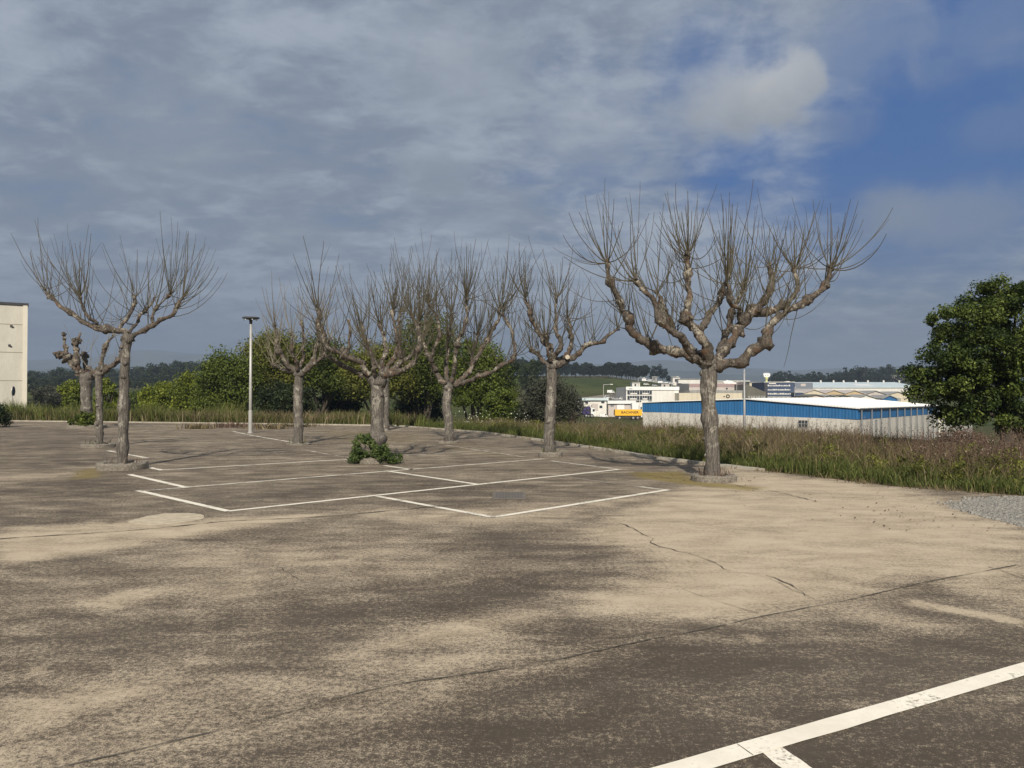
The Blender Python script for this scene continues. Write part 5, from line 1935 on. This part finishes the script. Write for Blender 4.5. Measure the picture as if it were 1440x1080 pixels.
# yellow trailer
Y = 185
a, b = P(865, 576.0, Y), P(903, 584.5, Y)
gz = min(tz((a.x + b.x) / 2, Y), b.z - .9)
l = Vector(((a.x + b.x) / 2, Y, gz))
t = thing('lorry_trailer', 'bright yellow lorry trailer with dark lettering parked before the shed', 'trailer', l)
w = (b.x - a.x) / 2
zb, zt = b.z - gz, a.z - gz
mb = MB()
mb.box(-w, w, 0, 2.5, zb, zt)
mb.build('cargo_box', M['yellow'], t)
mb = MB()
mb.box(-w + .2, w - .2, .3, 2.2, zb - .45, zb - .003)
mb.build('chassis', M['dark_metal'], t)
wheels(t, [w - 1.0, w - 2.1, -w + 1.1], .25, 2.25, max(.45, (zb - .3) / 2))
cu = bpy.data.curves.new('lettering', 'FONT')
cu.body = 'BACHNER'
cu.size = .8
cu.align_x = 'CENTER'
cu.align_y = 'CENTER'
cu.extrude = .01
cu.offset = .012
tx = bpy.data.objects.new('lettering', cu)
COL.objects.link(tx)
tx.parent = t
tx.location = (.3, -.03, (zb + zt) / 2 + .05)
tx.rotation_euler = (math.pi / 2, 0, 0)
tx.scale = (1.15, 1, 1)
cu.materials.append(M['black_ink'])
bpy.context.view_layer.update()
lm = bpy.data.meshes.new_from_object(tx.evaluated_get(bpy.context.evaluated_depsgraph_get()))
lt = bpy.data.objects.new('lettering', lm)
COL.objects.link(lt)
lt.parent, lt.location, lt.rotation_euler, lt.scale = t, tx.location.copy(), tx.rotation_euler.copy(), tx.scale.copy()
bpy.data.objects.remove(tx)
lt.name = 'lettering'
# lorry cab with rounded white front near the trailer


def lorry(label, px0, px1, top, base, Y, boxmat, cabmat, cab_right=True, cabw=.32):
    a, b = P(px0, top, Y), P(px1, base, Y)
    gz = min(b.z, tz((a.x + b.x) / 2, Y))
    l = Vector(((a.x + b.x) / 2, Y, gz))
    t = thing('lorry', label, 'lorry', l)
    w = (b.x - a.x) / 2
    H = a.z - gz
    s = 1 if cab_right else -1
    xc = s * (w - 2 * w * cabw)
    x0, x1 = sorted((-s * w, xc - s * .15))
    mb = MB()
    mb.box(x0, x1, 0, 2.3, .85, H)
    mb.build('cargo_box', boxmat, t)
    c0, c1 = xc, s * w
    hc = H * .86
    pr = [(c0, .5), (c1, .5), (c1, .5 + hc * .42), (c0 + (c1 - c0) * .78, hc), (c0, hc)]
    mb = MB()
    mb.prism([(x, .1, z) for x, z in pr], [(x, 2.2, z) for x, z in pr])
    cabo = mb.build('cab', cabmat, t)
    mb = MB()
    xm = c0 + (c1 - c0) * .35
    xa, xb = sorted((xm, c0 + (c1 - c0) * .82))
    mb.box(xa, xb, .06, .2, .5 + hc * .42, hc * .9)
    mb.build('window', M['glass'], cabo)
    mb = MB()
    xa, xb = sorted((-s * (w - .1), s * (w - .2)))
    mb.box(xa, xb, .3, 2.0, .45, .85)
    mb.build('chassis', M['dark_metal'], t)
    wheels(t, [-s * (w - .8), s * (w - .9)], .2, 2.1, .45)
    return t


lorry('lorry with an indigo box and white cab at the left of the yard', 820, 837.5, 571.8, 582.5, 190, M['purple'], M['white_paint'], True, .36)
lorry('white lorry standing behind the right end of the yellow trailer', 889, 903.5, 567, 583, 190, M['white_paint'], M['white_paint'], True, .3)


def car(label, px, base, Y, length, hgt, mat, group, van=False, turn=0.0):
    q = P(px, base, Y)
    gz = tz(q.x, Y) if abs(tz(q.x, Y) - q.z) < 3 else q.z
    t = thing('parked_van' if van else 'parked_car', label, 'van' if van else 'car', (q.x, Y, gz), group)
    t.rotation_euler = (0, 0, turn)
    hl = length / 2
    mb = MB()
    if van:
        pr = [(-hl, .35), (hl, .35), (hl, .95), (hl * .78, 1.15), (hl * .55, hgt), (-hl, hgt)]
    else:
        pr = [(-hl, .35), (hl, .35), (hl, .8), (hl * .5, .95), (hl * .22, hgt), (-hl * .62, hgt), (-hl * .95, .95)]
    mb.prism([(x, 0, z) for x, z in pr], [(x, 1.75, z) for x, z in pr])
    bd = mb.build('body', mat, t)
    mb = MB()
    if van:
        wr = [(hl * .35, 1.1), (hl * .72, 1.15), (hl * .52, hgt - .2), (hl * .35, hgt - .2)]
    else:
        wr = [(-hl * .75, .97), (hl * .40, .97), (hl * .18, hgt - .12), (-hl * .55, hgt - .12)]
    mb.prism([(x, -.02, z) for x, z in wr], [(x, 1.77, z) for x, z in wr])
    mb.build('window', M['glass'], bd)
    wheels(t, [-hl * .62, hl * .62], .1, 1.65, .33)
    t.scale = (.52, .52, .52) if not van else (.45, .45, .5)
    return t


CG = 'vehicles parked on the estate'
car('white van at the top of the slope, left of a streetlight', 907, 532.6, 398, 7.0, 2.9, M['white_paint'], CG, True)
car('silver van next to the white van at the top of the slope', 915, 533, 398, 6.6, 2.7, M['silver'], CG, True)
car('long white van at the right of the upper parking', 930, 534, 396, 8.0, 2.6, M['white_paint'], CG, True)
car('white van at the far right of the upper parking', 938, 534.4, 396, 6.0, 2.5, M['white_paint'], CG, True)
car('white car halfway up the slope above the white office', 909, 541.4, 330, 4.6, 1.6, M['white_paint'], CG)
car('silver car just above the parapet of the white office', 921, 543, 325, 4.4, 1.6, M['silver'], CG)
car('white car above the right half of the white office', 925.5, 538.4, 350, 4.4, 1.6, M['white_paint'], CG)
car('silver car above the blank wall of the white office', 938, 543.4, 325, 4.4, 1.6, M['silver'], CG)
car('white car beside the lamp at the right end of the white office', 945, 540, 340, 4.4, 1.6, M['white_paint'], CG)
car('white van on the road above the workshops', 859, 553, 260, 5.4, 2.2, M['white_paint'], CG, True)
car('white car on the lower road left of the white office', 855, 560, 245, 4.6, 1.6, M['white_paint'], CG)
car('silver car left of the white office windows', 866, 562.5, 240, 4.5, 1.6, M['silver'], CG)
car('white car parked against the white office', 876, 562.5, 240, 4.5, 1.6, M['white_paint'], CG)
car('dark blue car below the white office', 871, 558, 262, 4.4, 1.5, M['carblue'], CG)
car('white van in the yard between the two workshops', 849, 581, 192, 4.6, 2.0, M['white_paint'], CG, True)

# pale wall along the road up the slope
wp = [(818, 559.5, 235), (850, 555.0, 250), (864, 552.5, 262), (872, 549.5, 275), (881, 546.2, 290)]
mb = MB()
pts = [P(*q) for q in wp]
for i in range(len(pts) - 1):
    a, b = pts[i], pts[i + 1]
    mb.prism([(a.x, a.y, a.z - 2.0), (b.x, b.y, b.z - 2.0), (b.x, b.y + .4, b.z - 2.0), (a.x, a.y + .4, a.z - 2.0)], [(a.x, a.y, a.z), (b.x, b.y, b.z), (b.x, b.y + .4, b.z), (a.x, a.y + .4, a.z)])
tag(mb.build('retaining_wall', M['kerb']), 'pale low wall along the road climbing past the workshops', 'wall')

# small white buildings at the top, and street lights
t, w, h = block('shed', 'white flat shed at the top of the estate right of the parked vans', 'shed', 954, 985, 533.2, 541, 420, 20, M['white'])
facade(t, 420, 'roof', M['grey'], 953.5, 985.5, 532.6, 533.4, .4, None, 20)
t, w, h = block('shed', 'long pale shed behind the mauve building', 'shed', 985, 1054, 536.2, 546, 440, 20, M['pinkgrey'])
facade(t, 440, 'roof', M['white'], 984.5, 1054.5, 535.3, 536.4, .4, None, 20)
t, w, h = block('shed', 'brownish shed half behind the evergreen under the dark trees', 'shed', 1254, 1278, 528, 538, 520, 20, M['pinkgrey'])
facade(t, 520, 'roof', M['grey'], 1253.5, 1278.5, 527.3, 528.3, .4, None, 20)
for (x0, x1, y0, y1, Y_, mt, lab) in ((889, 900, 538.0, 543, 350, 'white', 'small white hut above the left end of the white office'), (917, 924, 530.2, 534, 430, 'grey', 'small grey hut behind the upper parking'), (946, 956, 530.8, 537, 425, 'white', 'small white hut right of the upper parking lamp'), (930, 941, 539, 544.5, 310, 'pinkgrey', 'pale hut just above the blank wall of the white office'), (958, 968, 539.5, 548, 320, 'olive', 'olive hut left of the mauve building'), (806, 819, 565, 583, 215, 'pinkgrey', 'pale hut half hidden by the greyish bush')):
    t, w, h = block('hut', lab, 'hut', x0, x1, y0, y1, Y_, 6, M[mt])
    facade(t, Y_, 'roof', M['galv_dull'], x0 - .4, x1 + .4, y0 - .7, y0 + .3, .3, None, 6.3)
    facade(t, Y_, 'door', M['glass'], x0 + (x1 - x0) * .3, x0 + (x1 - x0) * .5, y0 + (y1 - y0) * .35, y1, .05)
for i, (px, top, base, Y, lab) in enumerate(((897.5, 531.5, 545, 330, 'street light with a long arm above the white office'), (848.7, 541, 561, 240, 'street light on the slope left of the white office'), (944.6, 530, 545, 335, 'street light at the right of the upper parking'), (1036, 537, 552, 250, 'thin flagpole before the mauve building'), (1117.6, 545, 562, 296, 'thin pole at the corner of the navy office'))):
    a, b = P(px, top, Y), P(px, base, Y)
    gz = min(b.z, tz(b.x, Y))
    t = thing('street_light', lab, 'street light', (b.x, Y, gz), 'thin poles on the estate')
    mb = MB()
    mb.tube([(0, 0, 0), (0, 0, a.z - gz)], [.16, .10], 8)
    mb.build('pole', M['galv'], t)
    mb = MB()
    ln = 2.2 if i < 3 else .25
    mb.tube([(0, 0, a.z - gz), (ln, 0, a.z - gz + .1)], [.09, .08], 6)
    ar = mb.build('arm', M['galv'], t)
    mb = MB()
    mb.box(ln - .1, ln + (.7 if i < 3 else .1), -.2, .2, a.z - gz, a.z - gz + .22)
    mb.build('lamp_head', M['white'], ar)

# low wall and fence right of the warehouse
Y = 70
a, b = P(1327, 598, Y), P(1366, 604.5, Y)
gz = tz((a.x + b.x) / 2, Y) - .2
l = Vector((a.x, Y, gz))
t = thing('yard_fence', 'grey sheet fence on a white wall right of the warehouse', 'fence', l)
mb = MB()
mb.box(0, b.x - a.x, 0, .25, 0, b.z - gz)
mb.build('wall', M['grey'], t)
mb = MB()
mb.box(.02, b.x - a.x - .02, .05, .12, b.z - gz + .003, a.z - gz)
mb.build('sheet_panel', M['grey'], t)
for k in range(5):
    x = (b.x - a.x) * k / 4
    mb = MB()
    mb.box(x - .04, x + .04, -.06, -.003, 0, a.z - gz + .02)
    mb.build('post', M['galv'], t)
for i, (px, py, r, lab) in enumerate(((1374, 621, .34, 'largest pale boulder beyond the russet weeds'), (1380, 630, .2, 'small pale boulder in front of the largest one'), (1366, 630, .18, 'small pale boulder left of the others'), (1428, 625, .24, 'pale boulder right of the evergreen trunk'))):
    q = P(px, py, 23.5)
    z = tz(q.x, 23.5)
    mb = MB()
    mb.blob((0, 0, r * .25), r, i, .5, 12, 8, (1.5, 1, .7))
    o = mb.build('boulder', M['rock'])
    o.location = (q.x, 23.5, max(z, q.z - r * .3) if False else z + .45 * 0)
    tag(o, lab, 'boulder', 'pale boulders in the weeds')

# drain cover in the bays
q = G(716, 697)
t = thing('drain_cover', 'bluish grey drain cover sunk in the right hand bay', 'drain cover', (q.x, q.y, 0))
mb = MB()
mb.prism([(-.27, -.42, .001), (.27, -.42, .001), (.27, .42, .001), (-.27, .42, .001)], [(-.27, -.42, .008), (.27, -.42, .008), (.27, .42, .008), (-.27, .42, .008)])
mb.build('frame', M['patchgrey'], t)
mb = MB()
for k in range(9):
    x = -.20 + k * .05
    mb.box(x - .014, x + .014, -.34, .34, .0085, .012)
mb.build('grate', M['galv_low'], t)
# stub of weeds on the back half of the lot
for i, (px, py, w_, lab) in enumerate(((418, 600, 1.2, 'dry weed tuft on the concrete near the lamp post'), (375, 603, 1.0, 'straw coloured tuft right of the lamp post'), (278, 603, .8, 'flat dry tuft far left of the lamp post'), (327, 601, 1.2, 'brownish tuft just left of the lamp post'))):
    q = G(px, py)
    rs2 = np.random.default_rng(900 + i)
    n = 260
    pos = np.stack([rs2.normal(0, w_ * .5, n), rs2.normal(0, .3, n), np.zeros(n)], -1)
    V, Q, tn = blades(pos, rs2.uniform(.08, .38, n), .018, rs2, .8)
    o = build_np('weed_tuft', V, Q, M['dry' if i != 3 else 'russet'], tint=tn)
    o.location = q
    tag(o, lab, 'weeds', 'dry weed tufts at the back of the car park')

# ------------------------------------------------------------------ distant trees


def far_tree(name, label, group, seed, h, wr, mat, pine):
    rs2 = np.random.default_rng(seed)
    t = thing(name, label, 'tree', (0, 0, 0), group)
    mb = MB()
    mb.tube([(0, 0, -.5), (.1, 0, h * .4), (0, 0, h * .8)], [h * .022, h * .017, h * .008], 6, .1, seed)
    mb.build('trunk', M['dark_bark'], t)
    if pine:
        V, Q, tn, C = crown(rs2, (0, 0, h * .64), (wr, wr, h * .34), 34, 1300, h * .075, h * .11, .9)
    else:
        V, Q, tn, C = crown(rs2, (0, 0, h * .56), (wr, wr, h * .42), 34, 1300, h * .07, h * .12, .8)
    build_np('crown', V, Q, M[mat], t, tint=tn)
    return t


def spread(name, label, group, seeds, h, wr, mat, pine, spots, r):
    protos = [far_tree(name, label, group, s, h, wr, mat, pine) for s in seeds]
    used = set()
    for i, (px, top, Y) in enumerate(spots):
        k = i % len(protos)
        o = protos[k] if k not in used else copy_tree(protos[k])
        used.add(k)
        q = P(px, top, Y)
        z = tz(q.x, Y)
        s = max(.35, (q.z - z) / h)
        o.location = (q.x, Y, z)
        o.scale = (s * r.uniform(.85, 1.25), s * r.uniform(.85, 1.25), s)
        o.rotation_euler = (0, 0, r.uniform(0, 6.28))


r = random.Random(4)
spots = []
for i in range(44):
    px = 735 + (908 - 735) * i / 43 + r.uniform(-2, 2)
    spots.append((px, 510 + r.uniform(-3, 4) + (3 if px > 890 else 0) - (3 if px < 800 else 0), 430 + r.uniform(-12, 35)))
for i in range(34):
    spots.append((733 + i * 5.1 + r.uniform(-2, 2), 519 + r.uniform(-3, 3), 412 + r.uniform(-4, 10)))
spread('pine_tree', 'dark pine of the wood on the hilltop behind the short tree', 'pine wood on the hilltop', (1, 2, 3), 14, 3.6, 'lf_pine', True, spots, r)
spots = [(923, 513, 520), (932, 517, 530), (940, 528, 470), (917, 527, 450)]
spread('pine_tree', 'lone pine right of the hilltop wood', 'lone pines by the upper parking', (8, 9), 14, 3.8, 'lf_pine', True, spots, r)
spots = []
tops = [(1086, 524), (1095, 520), (1106, 521), (1118, 524), (1130, 525), (1140, 523), (1150, 521), (1158, 524), (1168, 524), (1178, 521), (1186, 519), (1195, 516), (1204, 514), (1213, 513.5), (1221, 517), (1230, 517), (1238, 514), (1247, 512), (1256, 514), (1266, 514), (1276, 513), (1288, 513), (1300, 514), (1315, 512)]
for px, py in tops:
    spots.append((px + r.uniform(-2, 2), py, 520 + r.uniform(-15, 25)))
for i in range(18):
    spots.append((1090 + i * 11 + r.uniform(-3, 3), 527 + r.uniform(-3, 3), 500 + r.uniform(-10, 6)))
spread('round_tree', 'dark round tree in the row above the industrial halls', 'row of dark trees above the halls', (11, 12, 13), 12, 4.6, 'lf_pine', False, spots, r)
spots = []
for i in range(46):
    px = 30 + i * 6.2 + r.uniform(-3, 3)
    top = np.interp(px, [30, 90, 150, 200, 240, 300], [522, 519, 520, 514, 508, 505]) + r.uniform(-3, 5)
    spots.append((px, top, 420 + r.uniform(-30, 50)))
for i in range(34):
    px = 28 + i * 8.4 + r.uniform(-3, 3)
    spots.append((px, 531 + r.uniform(-4, 5), 300 + r.uniform(-30, 50)))
for i in range(14):
    px = 620 + i * 9 + r.uniform(-3, 3)
    spots.append((px, 506 + r.uniform(-5, 6), 420 + r.uniform(-20, 30)))
spread('round_tree', 'dark tree of the far wood behind the hedge and the left trees', 'far wood on the left', (14, 15, 16), 12, 4.8, 'lf_dark', False, spots, r)

# ------------------------------------------------------------------ haze
HAZE = True
if HAZE:
    m, t, out = new_mat('haze_air')
    pv = t.new('ShaderNodeVolumePrincipled')
    pv.inputs['Color'].default_value = (0.38, 0.48, 0.64, 1)
    pv.inputs['Density'].default_value = 0.00034
    t.l.new(pv.outputs[0], out.inputs['Volume'])
    mb = MB()
    mb.box(-6600, 6600, -6600, 6600, -10, 255)
    hz = mb.build('haze', m)
    tag(hz, 'thin bluish haze over the valley', None, None, 'stuff')
